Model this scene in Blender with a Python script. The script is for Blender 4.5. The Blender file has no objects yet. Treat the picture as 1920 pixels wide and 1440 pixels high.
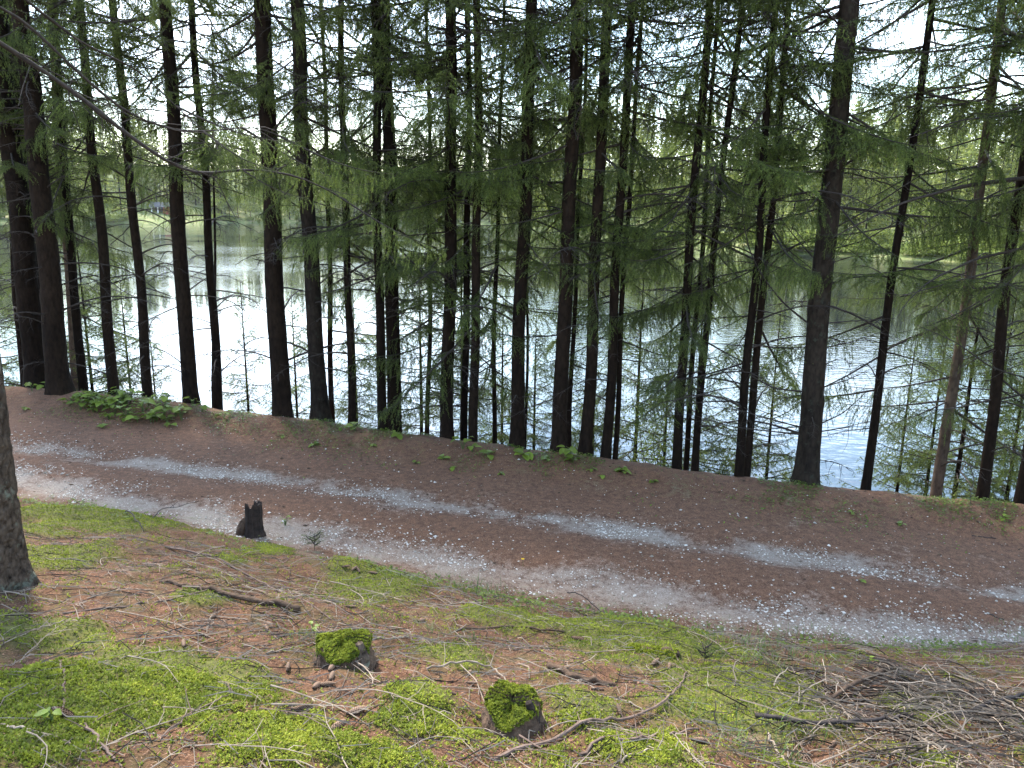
import bpy, math, random
import numpy as np
from mathutils import Matrix, Vector

SC = bpy.context.scene
COL = SC.collection
PI = math.pi
R = math.radians
rng = np.random.default_rng(11)
random.seed(5)

# ------------------------------------------------------------------ camera
F_PX, PITCH, ROLL, CAM_Z = 1450.0, R(12.5), R(0.9), 5.4
cp, sp, cr, sr = math.cos(PITCH), math.sin(PITCH), math.cos(ROLL), math.sin(ROLL)
cam_d = bpy.data.cameras.new('camera')
cam_d.sensor_width = 36.0
cam_d.lens = 36.0 * F_PX / 1920.0
cam_d.clip_start = 0.05
cam_d.clip_end = 5000
cam = bpy.data.objects.new('camera', cam_d)
COL.objects.link(cam)
rv, uv, fv = Vector((cr, sp * sr, cp * sr)), Vector((-sr, sp * cr, cp * cr)), Vector((0, cp, -sp))
cam.matrix_world = Matrix(((rv.x, uv.x, -fv.x, 0), (rv.y, uv.y, -fv.y, 0), (rv.z, uv.z, -fv.z, CAM_Z), (0, 0, 0, 1)))
SC.camera = cam

# ------------------------------------------------------------------ world and sun
SUN_EL, SUN_AZ = R(56), R(-36)          # azimuth from +Y (towards the lake), negative = to the left
world = bpy.data.worlds.new('World')
SC.world = world
world.use_nodes = True
wn, wl = world.node_tree.nodes, world.node_tree.links
wn.clear()
w_out = wn.new('ShaderNodeOutputWorld')
w_bg = wn.new('ShaderNodeBackground')
w_sky = wn.new('ShaderNodeTexSky')
w_sky.sky_type = 'NISHITA'
w_sky.sun_disc = False
w_sky.sun_elevation = SUN_EL
w_sky.sun_rotation = SUN_AZ
w_sky.altitude = 200
w_sky.air_density = 1.4
w_sky.ozone_density = 1.6
w_sky.dust_density = 0.6
w_bg.inputs['Strength'].default_value = 0.15
w_tc = wn.new('ShaderNodeTexCoord')
w_map = wn.new('ShaderNodeMapping')
w_map.inputs['Scale'].default_value = (1.0, 1.0, 2.4)
w_map.inputs['Rotation'].default_value = (0, 0, 2.1)
w_noise = wn.new('ShaderNodeTexNoise')
w_noise.inputs['Scale'].default_value = 2.1
w_noise.inputs['Detail'].default_value = 8
w_noise.inputs['Roughness'].default_value = 0.6
w_ramp = wn.new('ShaderNodeValToRGB')
w_ramp.color_ramp.elements[0].position = 0.50
w_ramp.color_ramp.elements[1].position = 0.74
w_ramp.color_ramp.elements[1].color = (0.85, 0.85, 0.85, 1)
w_mix = wn.new('ShaderNodeMix')
w_mix.data_type = 'RGBA'
w_mix.inputs[7].default_value = (11.5, 13.0, 15.2, 1)      # sunlit cloud, same units as the sky
wl.new(w_tc.outputs['Generated'], w_map.inputs['Vector'])
wl.new(w_map.outputs['Vector'], w_noise.inputs['Vector'])
wl.new(w_noise.outputs['Fac'], w_ramp.inputs['Fac'])
wl.new(w_ramp.outputs['Color'], w_mix.inputs[0])
wl.new(w_sky.outputs['Color'], w_mix.inputs[6])
wl.new(w_mix.outputs[2], w_bg.inputs['Color'])
wl.new(w_bg.outputs['Background'], w_out.inputs['Surface'])

sun_d = bpy.data.lights.new('sun', 'SUN')
sun_d.energy = 3.0
sun_d.angle = R(7)
sun_d.color = (1.0, 0.95, 0.86)
sun = bpy.data.objects.new('sun', sun_d)
COL.objects.link(sun)
to_sun = Vector((math.sin(SUN_AZ) * math.cos(SUN_EL), math.cos(SUN_AZ) * math.cos(SUN_EL), math.sin(SUN_EL)))
sun.rotation_euler = to_sun.to_track_quat('Z', 'Y').to_euler()

SC.view_settings.view_transform = 'Standard'
SC.view_settings.look = 'None'
SC.view_settings.exposure = 2.3
SC.view_settings.gamma = 1.0
SC.view_settings.use_curve_mapping = False
SC.cycles.use_denoising = True
SC.cycles.max_bounces = 5
SC.cycles.diffuse_bounces = 2
SC.cycles.glossy_bounces = 3
SC.cycles.transmission_bounces = 4
SC.cycles.sample_clamp_indirect = 6

# ------------------------------------------------------------------ helpers
def ray(px, py):
    u, v = (px - 960) / F_PX, -(py - 720) / F_PX
    a, b = u * cr - v * sr, u * sr + v * cr
    return np.array([a, cp + b * sp, -sp + b * cp])

def hash2(ix, iy, seed):
    h = (ix.astype(np.int64) * 374761393 + iy.astype(np.int64) * 668265263 + seed * 1442695041) & 0xffffffff
    h = ((h ^ (h >> 13)) * 1274126177) & 0xffffffff
    h = h ^ (h >> 16)
    return (h & 0xffff) / 65535.0

def vnoise(x, y, seed=0):
    x, y = np.asarray(x, float), np.asarray(y, float)
    ix, iy = np.floor(x), np.floor(y)
    fx, fy = x - ix, y - iy
    fx, fy = fx * fx * (3 - 2 * fx), fy * fy * (3 - 2 * fy)
    a, b = hash2(ix, iy, seed), hash2(ix + 1, iy, seed)
    c, d = hash2(ix, iy + 1, seed), hash2(ix + 1, iy + 1, seed)
    return (a + (b - a) * fx) * (1 - fy) + (c + (d - c) * fx) * fy

def fbm(x, y, seed=0, octs=4):
    t, amp, s = 0, 0.5, 0
    for k in range(octs):
        t = t + amp * vnoise(x * 2 ** k + 17.3 * k, y * 2 ** k - 9.1 * k, seed + k)
        s += amp
        amp *= 0.5
    return t / s

def sstep(a, b, x):
    t = np.clip((np.asarray(x, float) - a) / (b - a), 0, 1)
    return t * t * (3 - 2 * t)

def make_mesh(name, V, T, mats, midx=None, smooth=False, attrs=None):
    """one mesh from a vertex array and a triangle (or quad) array"""
    V = np.ascontiguousarray(V, np.float32)
    T = np.ascontiguousarray(T, np.int32)
    k = T.shape[1]
    me = bpy.data.meshes.new(name)
    me.vertices.add(len(V))
    me.vertices.foreach_set('co', V.ravel())
    me.loops.add(T.size)
    me.loops.foreach_set('vertex_index', T.ravel())
    me.polygons.add(len(T))
    me.polygons.foreach_set('loop_start', np.arange(0, T.size, k, dtype=np.int32))
    if midx is not None:
        me.polygons.foreach_set('material_index', np.ascontiguousarray(midx, np.int32))
    me.polygons.foreach_set('use_smooth', np.full(len(T), smooth) if np.isscalar(smooth) else smooth)
    for m in mats:
        me.materials.append(m)
    for an, arr in (attrs or {}).items():
        at = me.attributes.new(an, 'FLOAT', 'POINT')
        at.data.foreach_set('value', np.ascontiguousarray(arr, np.float32))
    me.update(calc_edges=True)
    return me

def link(name, data, parent=None, loc=None, label=None, cat=None, group=None, kind=None):
    o = bpy.data.objects.new(name, data)
    COL.objects.link(o)
    if parent is not None:
        o.parent = parent
    if loc is not None:
        o.location = loc
    if label: o['label'] = label
    if cat: o['category'] = cat
    if group: o['group'] = group
    if kind: o['kind'] = kind
    return o

class MB:
    """collects vertices, triangles, material indices and one float attribute"""
    def __init__(s):
        s.V, s.T, s.M, s.A, s.S, s.n = [], [], [], [], [], 0
    def add(s, V, T, m=0, a=0.0, smooth=False):
        V = np.asarray(V, float).reshape(-1, 3)
        T = np.asarray(T, int).reshape(-1, 3)
        s.V.append(V); s.T.append(T + s.n)
        s.M.append(np.full(len(T), m)); s.S.append(np.full(len(T), smooth))
        s.A.append(np.full(len(V), a) if np.isscalar(a) else np.asarray(a, float))
        s.n += len(V)
    def mesh(s, name, mats, attr='var'):
        return make_mesh(name, np.concatenate(s.V), np.concatenate(s.T), mats, np.concatenate(s.M),
                         np.concatenate(s.S), {attr: np.concatenate(s.A)})

def tube(P, rad, k=6, tip=True, wob=0.0, seed=0, cap0=False):
    P = np.asarray(P, float)
    n = len(P)
    rad = np.full(n, rad) if np.isscalar(rad) else np.asarray(rad, float)
    D = np.gradient(P, axis=0)
    D /= np.linalg.norm(D, axis=1)[:, None] + 1e-9
    ref = np.array([0.0, 0.0, 1.0]) if abs(D[0][2]) < 0.8 else np.array([1.0, 0.0, 0.0])
    A = np.cross(D, ref); A /= np.linalg.norm(A, axis=1)[:, None] + 1e-9
    B = np.cross(D, A)
    th = np.arange(k) * 2 * PI / k
    rr = rad[:, None] * np.ones(k)[None]
    if wob:
        rg = np.random.default_rng(seed)
        rr = rr * (1 + wob * (rg.random((n, k)) - 0.5) * 2)
    V = P[:, None, :] + rr[..., None] * (np.cos(th)[None, :, None] * A[:, None, :] + np.sin(th)[None, :, None] * B[:, None, :])
    V = V.reshape(-1, 3)
    i, j = np.meshgrid(np.arange(n - 1), np.arange(k), indexing='ij')
    a, b = (i * k + j).ravel(), (i * k + (j + 1) % k).ravel()
    c, d = a + k, b + k
    T = np.concatenate([np.stack([a, b, d], 1), np.stack([a, d, c], 1)])
    if tip:
        V = np.vstack([V, P[-1:] + D[-1:] * rad[-1] * 0.7])
        j = np.arange(k)
        T = np.vstack([T, np.stack([(n - 1) * k + j, (n - 1) * k + (j + 1) % k, np.full(k, n * k)], 1)])
    if cap0:
        V = np.vstack([V, P[:1] - D[:1] * rad[0] * 0.1])
        j = np.arange(k)
        T = np.vstack([T, np.stack([(j + 1) % k, j, np.full(k, len(V) - 1)], 1)])
    return V, T

# ------------------------------------------------------------------ materials
def mat(name):
    m = bpy.data.materials.new(name)
    m.use_nodes = True
    n, l = m.node_tree.nodes, m.node_tree.links
    b = n['Principled BSDF']
    b.inputs['Specular IOR Level'].default_value = 0.25
    return m, n, l, b

def node(n, t, **kw):
    o = n.new(t)
    for k, v in kw.items():
        if k in o.inputs:
            o.inputs[k].default_value = v
        else:
            setattr(o, k, v)
    return o

def ramp(n, stops):
    r = n.new('ShaderNodeValToRGB')
    e = r.color_ramp.elements
    while len(e) > 1:
        e.remove(e[0])
    for i, (p, c) in enumerate(stops):
        s = e[0] if i == 0 else e.new(p)
        s.position = p
        s.color = (*c, 1) if len(c) == 3 else c
    return r

def bark_mat(name, dark, light, scale=22.0, bump=0.6, zs=0.45, lichen=None):
    m, n, l, b = mat(name)
    tc = n.new('ShaderNodeTexCoord')
    oi = n.new('ShaderNodeObjectInfo')
    mp = node(n, 'ShaderNodeMapping')
    mp.inputs['Scale'].default_value = (1, 1, zs)
    l.new(tc.outputs['Object'], mp.inputs['Vector'])
    vo = node(n, 'ShaderNodeTexVoronoi', Scale=scale, feature='F1', distance='CHEBYCHEV')
    ns = node(n, 'ShaderNodeTexNoise', Scale=scale * 1.7, Detail=6.0, Roughness=0.65)
    big = node(n, 'ShaderNodeTexNoise', Scale=1.4, Detail=3.0)
    for q in (vo, ns):
        l.new(mp.outputs['Vector'], q.inputs['Vector'])
    l.new(tc.outputs['Object'], big.inputs['Vector'])
    ad = node(n, 'ShaderNodeMath', operation='MULTIPLY')
    l.new(vo.outputs['Distance'], ad.inputs[0]); l.new(ns.outputs['Fac'], ad.inputs[1])
    rp = ramp(n, [(0.1, light), (0.5, dark)])
    l.new(ad.outputs[0], rp.inputs['Fac'])
    mx = node(n, 'ShaderNodeMix', data_type='RGBA', blend_type='MULTIPLY')
    mx.inputs[0].default_value = 0.8
    rp2 = ramp(n, [(0.3, (0.55, 0.5, 0.48)), (0.7, (1.25, 1.15, 1.05))])
    l.new(big.outputs['Fac'], rp2.inputs['Fac'])
    l.new(rp.outputs['Color'], mx.inputs[6]); l.new(rp2.outputs['Color'], mx.inputs[7])
    hs = node(n, 'ShaderNodeHueSaturation')
    mr = node(n, 'ShaderNodeMapRange')
    mr.inputs['To Min'].default_value = 0.7; mr.inputs['To Max'].default_value = 1.3
    l.new(oi.outputs['Random'], mr.inputs['Value']); l.new(mr.outputs['Result'], hs.inputs['Value'])
    last = mx.outputs[2]
    if lichen:
        ln = node(n, 'ShaderNodeTexNoise', Scale=9.0, Detail=7.0, Roughness=0.7)
        l.new(tc.outputs['Object'], ln.inputs['Vector'])
        lr = ramp(n, [(0.56, (0, 0, 0)), (0.66, (1, 1, 1))])
        l.new(ln.outputs['Fac'], lr.inputs['Fac'])
        m2 = node(n, 'ShaderNodeMix', data_type='RGBA')
        l.new(lr.outputs['Color'], m2.inputs[0]); l.new(last, m2.inputs[6]); m2.inputs[7].default_value = (*lichen, 1)
        last = m2.outputs[2]
    l.new(last, hs.inputs['Color'])
    l.new(hs.outputs['Color'], b.inputs['Base Color'])
    b.inputs['Roughness'].default_value = 0.9
    b.inputs['Specular IOR Level'].default_value = 0.06
    bp = node(n, 'ShaderNodeBump', Strength=bump, Distance=0.02)
    l.new(ad.outputs[0], bp.inputs['Height']); bp.invert = True
    l.new(bp.outputs['Normal'], b.inputs['Normal'])
    return m

def leaf_mat(name, stops, trans=0.4, rough=0.6, obj_var=0.25):
    """foliage: colour from the point attribute 'var', some light passing through"""
    m, n, l, b = mat(name)
    at = node(n, 'ShaderNodeAttribute', attribute_name='var')
    oi = n.new('ShaderNodeObjectInfo')
    rp = ramp(n, stops)
    l.new(at.outputs['Fac'], rp.inputs['Fac'])
    hs = node(n, 'ShaderNodeHueSaturation')
    mr = node(n, 'ShaderNodeMapRange')
    mr.inputs['To Min'].default_value = 1 - obj_var; mr.inputs['To Max'].default_value = 1 + obj_var
    l.new(oi.outputs['Random'], mr.inputs['Value']); l.new(mr.outputs['Result'], hs.inputs['Value'])
    l.new(rp.outputs['Color'], hs.inputs['Color'])
    l.new(hs.outputs['Color'], b.inputs['Base Color'])
    b.inputs['Roughness'].default_value = rough
    tr = n.new('ShaderNodeBsdfTranslucent')
    l.new(hs.outputs['Color'], tr.inputs['Color'])
    mx = node(n, 'ShaderNodeMixShader')
    mx.inputs[0].default_value = trans
    l.new(b.outputs[0], mx.inputs[1]); l.new(tr.outputs[0], mx.inputs[2])
    l.new(mx.outputs[0], n['Material Output'].inputs['Surface'])
    return m

def plain_mat(name, c1, c2, scale=20.0, rough=0.85, bump=0.3, attr=False, dist=0.01):
    m, n, l, b = mat(name)
    tc = n.new('ShaderNodeTexCoord')
    ns = node(n, 'ShaderNodeTexNoise', Scale=scale, Detail=6.0, Roughness=0.65)
    l.new(tc.outputs['Object'], ns.inputs['Vector'])
    rp = ramp(n, [(0.3, c1), (0.7, c2)])
    if attr:
        at = node(n, 'ShaderNodeAttribute', attribute_name='var')
        l.new(at.outputs['Fac'], rp.inputs['Fac'])
    else:
        l.new(ns.outputs['Fac'], rp.inputs['Fac'])
    l.new(rp.outputs['Color'], b.inputs['Base Color'])
    b.inputs['Roughness'].default_value = rough
    bp = node(n, 'ShaderNodeBump', Strength=bump, Distance=dist)
    l.new(ns.outputs['Fac'], bp.inputs['Height'])
    l.new(bp.outputs['Normal'], b.inputs['Normal'])
    return m

M = {}
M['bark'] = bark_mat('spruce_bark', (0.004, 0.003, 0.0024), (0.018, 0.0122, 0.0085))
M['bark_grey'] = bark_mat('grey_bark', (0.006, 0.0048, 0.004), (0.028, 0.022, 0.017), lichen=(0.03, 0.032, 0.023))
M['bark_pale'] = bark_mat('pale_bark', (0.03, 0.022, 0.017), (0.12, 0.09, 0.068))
M['bark_near'] = bark_mat('scaly_bark', (0.012, 0.009, 0.007), (0.10, 0.078, 0.06), scale=34, bump=1.0, zs=0.6, lichen=(0.13, 0.135, 0.10))
M['twig'] = plain_mat('twig_wood', (0.014, 0.010, 0.008), (0.045, 0.034, 0.026), 30)
M['twig_pale'] = plain_mat('dry_twig_wood', (0.10, 0.072, 0.05), (0.30, 0.235, 0.175), 14)
M['twig_brown'] = plain_mat('brown_twig_wood', (0.06, 0.038, 0.028), (0.17, 0.115, 0.085), 18)
M['twig_dark'] = plain_mat('dark_twig_wood', (0.014, 0.011, 0.01), (0.05, 0.038, 0.032), 18)
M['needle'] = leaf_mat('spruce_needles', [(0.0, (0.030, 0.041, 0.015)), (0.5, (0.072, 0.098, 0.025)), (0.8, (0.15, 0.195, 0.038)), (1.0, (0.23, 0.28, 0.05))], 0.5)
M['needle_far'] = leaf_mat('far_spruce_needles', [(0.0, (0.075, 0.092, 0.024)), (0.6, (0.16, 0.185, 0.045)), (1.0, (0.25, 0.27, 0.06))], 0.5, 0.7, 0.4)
M['leaf_far'] = leaf_mat('far_leaves', [(0.0, (0.08, 0.11, 0.02)), (1.0, (0.22, 0.26, 0.05))], 0.5, 0.6, 0.3)
M['leaf'] = leaf_mat('broad_leaves', [(0.0, (0.065, 0.095, 0.014)), (1.0, (0.18, 0.235, 0.03))], 0.4, 0.5, 0.2)
M['grass'] = leaf_mat('grass_blades', [(0.0, (0.05, 0.085, 0.02)), (0.7, (0.11, 0.16, 0.045)), (1.0, (0.26, 0.23, 0.11))], 0.35, 0.5, 0.0)
M['moss'] = leaf_mat('moss_shoots', [(0.0, (0.045, 0.060, 0.006)), (0.5, (0.15, 0.178, 0.012)), (1.0, (0.30, 0.31, 0.028))], 0.3, 0.7, 0.0)
M['stone'] = plain_mat('gravel_stone', (0.19, 0.16, 0.12), (0.53, 0.475, 0.40), 60, 0.8, 0.3, attr=True)
M['litter'] = plain_mat('needle_litter', (0.022, 0.012, 0.008), (0.24, 0.135, 0.082), 60, 0.9, 0.1, attr=True)
M['cone'] = plain_mat('cone_scales', (0.02, 0.011, 0.007), (0.19, 0.115, 0.07), 60, 0.7, 0.3, attr=True, dist=0.003)
M['rot'] = plain_mat('rotten_wood', (0.008, 0.006, 0.005), (0.045, 0.03, 0.022), 16, 0.95, 0.9, dist=0.03)
M['rotbrown'] = plain_mat('crumbling_wood', (0.03, 0.019, 0.012), (0.11, 0.068, 0.042), 22, 0.95, 0.9, dist=0.02)
M['stem'] = plain_mat('green_stem', (0.05, 0.08, 0.02), (0.1, 0.14, 0.04), 20)
M['red_wall'] = plain_mat('red_boards', (0.20, 0.05, 0.035), (0.28, 0.08, 0.05), 3)
M['roof'] = plain_mat('grey_roof', (0.05, 0.05, 0.052), (0.09, 0.09, 0.092), 3)
M['dark_blue'] = plain_mat('dark_blue_board', (0.012, 0.016, 0.04), (0.02, 0.026, 0.06), 3, 0.5)
M['white'] = plain_mat('white_paint', (0.72, 0.72, 0.70), (0.82, 0.82, 0.8), 5, 0.6)
M['yellow'] = plain_mat('yellow_petal', (0.7, 0.45, 0.01), (0.8, 0.55, 0.02), 60)

# ------------------------------------------------------------------ terrain
ROAD_H, GRADE = 3.4, -0.03
def road_plane(x):
    return CAM_Z - ROAD_H + GRADE * np.clip(x, -40, 30)
def on_road(px, py):
    d = ray(px, py)
    t = -ROAD_H / (d[2] - GRADE * d[0])
    return d[0] * t, d[1] * t
NEAR_PX = [(40, 900), (300, 948), (560, 1000), (760, 1040), (960, 1078), (1200, 1110), (1400, 1142), (1650, 1175), (1900, 1205)]
FAR_PX = [(30, 830), (200, 858), (400, 885), (650, 920), (960, 960), (1200, 995), (1400, 1022), (1650, 1062), (1900, 1110)]
EDGE_PX = [(30, 735), (130, 742), (400, 770), (540, 795), (680, 815), (840, 832), (960, 850), (1100, 862), (1260, 885), (1400, 905), (1520, 922), (1740, 945), (1900, 955)]
TOE_PX = [(40, 936), (300, 972), (440, 995), (560, 1025), (700, 1066), (850, 1112), (960, 1140), (1200, 1165), (1400, 1180), (1650, 1200), (1900, 1215)]
def line_fn(px, deg):
    P = np.array([on_road(*q) for q in px])
    c = np.polyfit(P[:, 0], P[:, 1], deg)
    lo, hi = P[:, 0].min(), P[:, 0].max()
    dc = np.polyder(c)
    def f(x):
        x = np.asarray(x, float)
        xc = np.clip(x, lo, hi)
        return np.polyval(c, xc) + np.clip(np.polyval(dc, xc), -0.45, 0.1) * (x - xc)
    return f
near_tr, far_tr = line_fn(NEAR_PX, 2), line_fn(FAR_PX, 2)
edge_y, toe_y = line_fn(EDGE_PX, 3), line_fn(TOE_PX, 3)

def bump(x, y, cx, cy, rx, ry, h):
    return h * np.exp(-(((x - cx) / rx) ** 2 + ((y - cy) / ry) ** 2))

def terrain(x, y):
    x, y = np.asarray(x, float), np.asarray(y, float)
    z0 = road_plane(x)
    toe, edge = toe_y(x), edge_y(x)
    s = toe - y
    cvx = 0.10 + 0.12 * sstep(-3.5, 0.5, x)
    tall = 1.82
    sb = np.clip(s, 0, 60)
    hb = tall * ((1 - cvx) * np.minimum(sb / 6.2, 1 + (sb - 6.2) * 0.05) + cvx * (1 - np.exp(-sb / 1.3)))
    hb = hb * (1 + 0.03 * np.clip(-x - 3, 0, 10))
    rough = (fbm(x * 1.3, y * 1.3, 3) - 0.5) * 0.20 + (fbm(x * 5, y * 5, 9) - 0.5) * 0.07
    hb = hb + rough * sstep(0.0, 0.8, s) 
    zb = z0 + np.where(s > 0, hb, 0)
    # road: two shallow wheel tracks, low hump between
    vr = np.clip(y, toe, edge)
    tr = np.exp(-((vr - near_tr(x)) / 0.28) ** 2) + np.exp(-((vr - far_tr(x)) / 0.28) ** 2)
    zr = -0.045 * tr + (fbm(x * 2.5, y * 2.5, 21) - 0.5) * 0.03
    hump = np.exp(-((y - (edge - 0.35)) / 0.5) ** 2) * (0.03 + 0.14 * fbm(x * 0.9, x * 0 + 3.0, 5) + 0.10 * fbm(x * 3.1, y * 1.5, 6))
    zr = zr + hump
    t = y - edge
    drop = np.where(t > 0, -0.62 * np.power(np.clip(t, 0, 30), 1.12), 0)
    drop = np.maximum(drop, -(z0 + 2.2))
    z = zb + zr * sstep(-0.1, 0.3, y - toe) + drop + (fbm(x * 2, y * 2, 31) - 0.5) * 0.12 * sstep(0.1, 1, t)
    return z

def px_ground(px, py):
    """first hit of a pixel's ray on the near ground"""
    d = ray(px, py)
    ts = np.linspace(1.0, 16.0, 3001)
    zz = CAM_Z + d[2] * ts
    hit = np.nonzero(zz <= terrain(d[0] * ts, d[1] * ts))[0]
    t = ts[hit[0]] if len(hit) else 12.0
    p = d * t
    return np.array([p[0], p[1], float(terrain(p[0], p[1]))])

MOSS_PX = [(210, 968, 215, 34), (110, 1050, 110, 34), (500, 1035, 75, 28), (705, 1098, 105, 34), (110, 1190, 150, 42), (270, 1270, 240, 95),
           (90, 1370, 190, 85), (430, 1290, 110, 55), (510, 1395, 115, 65), (785, 1362, 110, 38), (775, 1300, 70, 42), (1000, 1168, 120, 26),
           (1190, 1192, 160, 34), (1370, 1295, 160, 62), (1085, 1320, 70, 42), (850, 1228, 95, 22), (1500, 1182, 70, 26), (1690, 1330, 60, 32),
           (680, 1420, 160, 38), (1180, 1405, 80, 30), (380, 1120, 60, 22), (640, 1060, 60, 14), (1310, 1225, 120, 30), (1470, 1290, 60, 30)]
MOSS = []
for (mx_, my_, rx_, ry_) in MOSS_PX:
    c0 = px_ground(mx_, my_)
    e1, e2, e3 = px_ground(mx_ + rx_, my_), px_ground(mx_, my_ + ry_), px_ground(mx_, my_ - ry_)
    MOSS.append((c0[0], c0[1], abs(e1[0] - c0[0]), 0.5 * abs(e3[1] - e2[1])))
def moss_mask(x, y, halo=False):
    x, y = np.asarray(x, float), np.asarray(y, float)
    m = np.zeros_like(x)
    for (cx, cy, ax, ay) in MOSS:
        m = np.maximum(m, 1.25 - np.sqrt(((x - cx) / ax) ** 2 + ((y - cy) / ay) ** 2))
    m = m + (fbm(x * 4, y * 4, 71, 5) - 0.5) * 1.3
    edge_fade = sstep(0.02, 0.25, toe_y(x) - y)
    if halo: return (0.22 * sstep(-0.45, 0.2, m) + 0.78 * sstep(0.12, 0.45, m)) * edge_fade
    return sstep(0.10, 0.55, m) * edge_fade
def track_mask(x, y):
    a = np.exp(-((y - near_tr(x)) / 0.42) ** 2)
    b = 0.9 * np.exp(-((y - far_tr(x)) / 0.30) ** 2)
    pa = 0.55 + 0.75 * fbm(x * 1.1, y * 1.7, 83)
    pb = 0.48 + 0.75 * sstep(0.33, 0.66, fbm(x * 0.95 + 4.0, y * 1.9, 87))
    return np.clip(np.maximum(a * pa, b * pb), 0, 1)

def ground_mat():
    m, n, l, b = mat('forest_ground')
    ge = n.new('ShaderNodeNewGeometry')
    def attr(a):
        return node(n, 'ShaderNodeAttribute', attribute_name=a).outputs['Fac']
    def noise(sc, det=6.0, ro=0.65):
        q = node(n, 'ShaderNodeTexNoise', Scale=sc, Detail=det, Roughness=ro)
        l.new(ge.outputs['Position'], q.inputs['Vector'])
        return q.outputs['Fac']
    def mixc(f, a, c):
        q = node(n, 'ShaderNodeMix', data_type='RGBA')
        l.new(f, q.inputs[0])
        for s_, v in ((6, a), (7, c)):
            if isinstance(v, tuple): q.inputs[s_].default_value = (*v, 1)
            else: l.new(v, q.inputs[s_])
        return q.outputs[2]
    def math_(op, a, c):
        q = node(n, 'ShaderNodeMath', operation=op)
        for s_, v in ((0, a), (1, c)):
            if isinstance(v, (int, float)): q.inputs[s_].default_value = v
            else: l.new(v, q.inputs[s_])
        return q.outputs[0]
    fine, mid, big = noise(70, 6, 0.8), noise(14), noise(1.6)
    r1 = ramp(n, [(0.30, (0.036, 0.018, 0.010)), (0.5, (0.136, 0.067, 0.037)), (0.68, (0.25, 0.142, 0.082))])
    l.new(fine, r1.inputs['Fac'])
    r2 = ramp(n, [(0.32, (0.45, 0.44, 0.42)), (0.66, (1.2, 1.14, 1.08))])
    l.new(mid, r2.inputs['Fac'])
    br = node(n, 'ShaderNodeMix', data_type='RGBA', blend_type='MULTIPLY')
    br.inputs[0].default_value = 0.85
    l.new(r1.outputs['Color'], br.inputs[6]); l.new(r2.outputs['Color'], br.inputs[7])
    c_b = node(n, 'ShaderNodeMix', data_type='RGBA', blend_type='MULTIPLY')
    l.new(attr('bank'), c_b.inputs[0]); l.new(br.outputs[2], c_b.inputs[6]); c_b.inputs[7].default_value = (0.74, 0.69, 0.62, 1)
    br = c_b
    # pale stone dust in the wheel tracks, broken up by noise
    tk = attr('track')
    v = math_('ADD', math_('MULTIPLY', tk, 0.66), math_('MULTIPLY', math_('SUBTRACT', mid, 0.5), 1.1))
    v = math_('ADD', v, math_('MULTIPLY', math_('SUBTRACT', big, 0.5), 1.5))
    v = math_('ADD', v, math_('MULTIPLY', math_('SUBTRACT', fine, 0.5), 0.8))
    r3 = ramp(n, [(0.22, (0, 0, 0)), (0.74, (1, 1, 1))])
    l.new(v, r3.inputs['Fac'])
    r4 = ramp(n, [(0.3, (0.16, 0.122, 0.09)), (0.7, (0.38, 0.325, 0.265))])
    l.new(fine, r4.inputs['Fac'])
    fac = math_('MULTIPLY', r3.outputs['Color'], 0.8)
    c = mixc(fac, br.outputs[2], r4.outputs['Color'])
    # green film of small plants and moss
    gm = ramp(n, [(0.35, (0.04, 0.045, 0.010)), (0.7, (0.11, 0.12, 0.02))])
    l.new(mid, gm.inputs['Fac'])
    c = mixc(math_('MULTIPLY', attr('moss'), 0.85), c, gm.outputs['Color'])
    fm = ramp(n, [(0.48, (0, 0, 0)), (0.62, (1, 1, 1))])
    l.new(math_('ADD', math_('MULTIPLY', noise(5.0), 0.8), math_('MULTIPLY', fine, 0.2)), fm.inputs['Fac'])
    c = mixc(math_('MULTIPLY', math_('MULTIPLY', attr('bank'), fm.outputs['Color']), 0.65), c, (0.062, 0.056, 0.018))
    gv = math_('MULTIPLY', attr('verge'), math_('GREATER_THAN', math_('ADD', mid, math_('MULTIPLY', big, 0.5)), 0.83))
    c = mixc(math_('MULTIPLY', gv, 0.6), c, (0.06, 0.085, 0.022))
    l.new(c, b.inputs['Base Color'])
    b.inputs['Roughness'].default_value = 0.95
    bp = node(n, 'ShaderNodeBump', Strength=0.7, Distance=0.012)
    l.new(math_('ADD', fine, math_('MULTIPLY', mid, 1.5)), bp.inputs['Height'])
    l.new(bp.outputs['Normal'], b.inputs['Normal'])
    return m
M['ground'] = ground_mat()

def grid_obj(name, X, Y):
    nr, nc = X.shape
    Z = terrain(X, Y)
    ms = moss_mask(X, Y)
    Z = Z + ms * (0.012 + 0.03 * fbm(X * 9, Y * 9, 44))
    V = np.stack([X, Y, Z], -1).reshape(-1, 3)
    i, j = np.meshgrid(np.arange(nr - 1), np.arange(nc - 1), indexing='ij')
    a = (i * nc + j).ravel()
    Q = np.stack([a, a + 1, a + nc + 1, a + nc], 1)
    vg = np.exp(-((Y - edge_y(X)) / 0.9) ** 2) + 0.8 * np.exp(-((Y - toe_y(X)) / 0.35) ** 2)
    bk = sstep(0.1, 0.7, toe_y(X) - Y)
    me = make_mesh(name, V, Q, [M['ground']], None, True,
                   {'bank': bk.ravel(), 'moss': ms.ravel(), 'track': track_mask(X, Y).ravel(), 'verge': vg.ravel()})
    return link(name, me, kind='structure')
xs = np.concatenate([np.linspace(-90, -16, 30), np.linspace(-15.5, -8.2, 60), np.linspace(-8.1, 7.1, 300), np.linspace(7.2, 12, 40), np.linspace(13, 80, 26)])
s_bank = np.concatenate([np.linspace(45, 7.5, 22), np.linspace(7.3, 0, 150)])
XB, SB = np.meshgrid(xs, s_bank)
grid_obj('forest_floor', XB, toe_y(XB) - SB)
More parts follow.
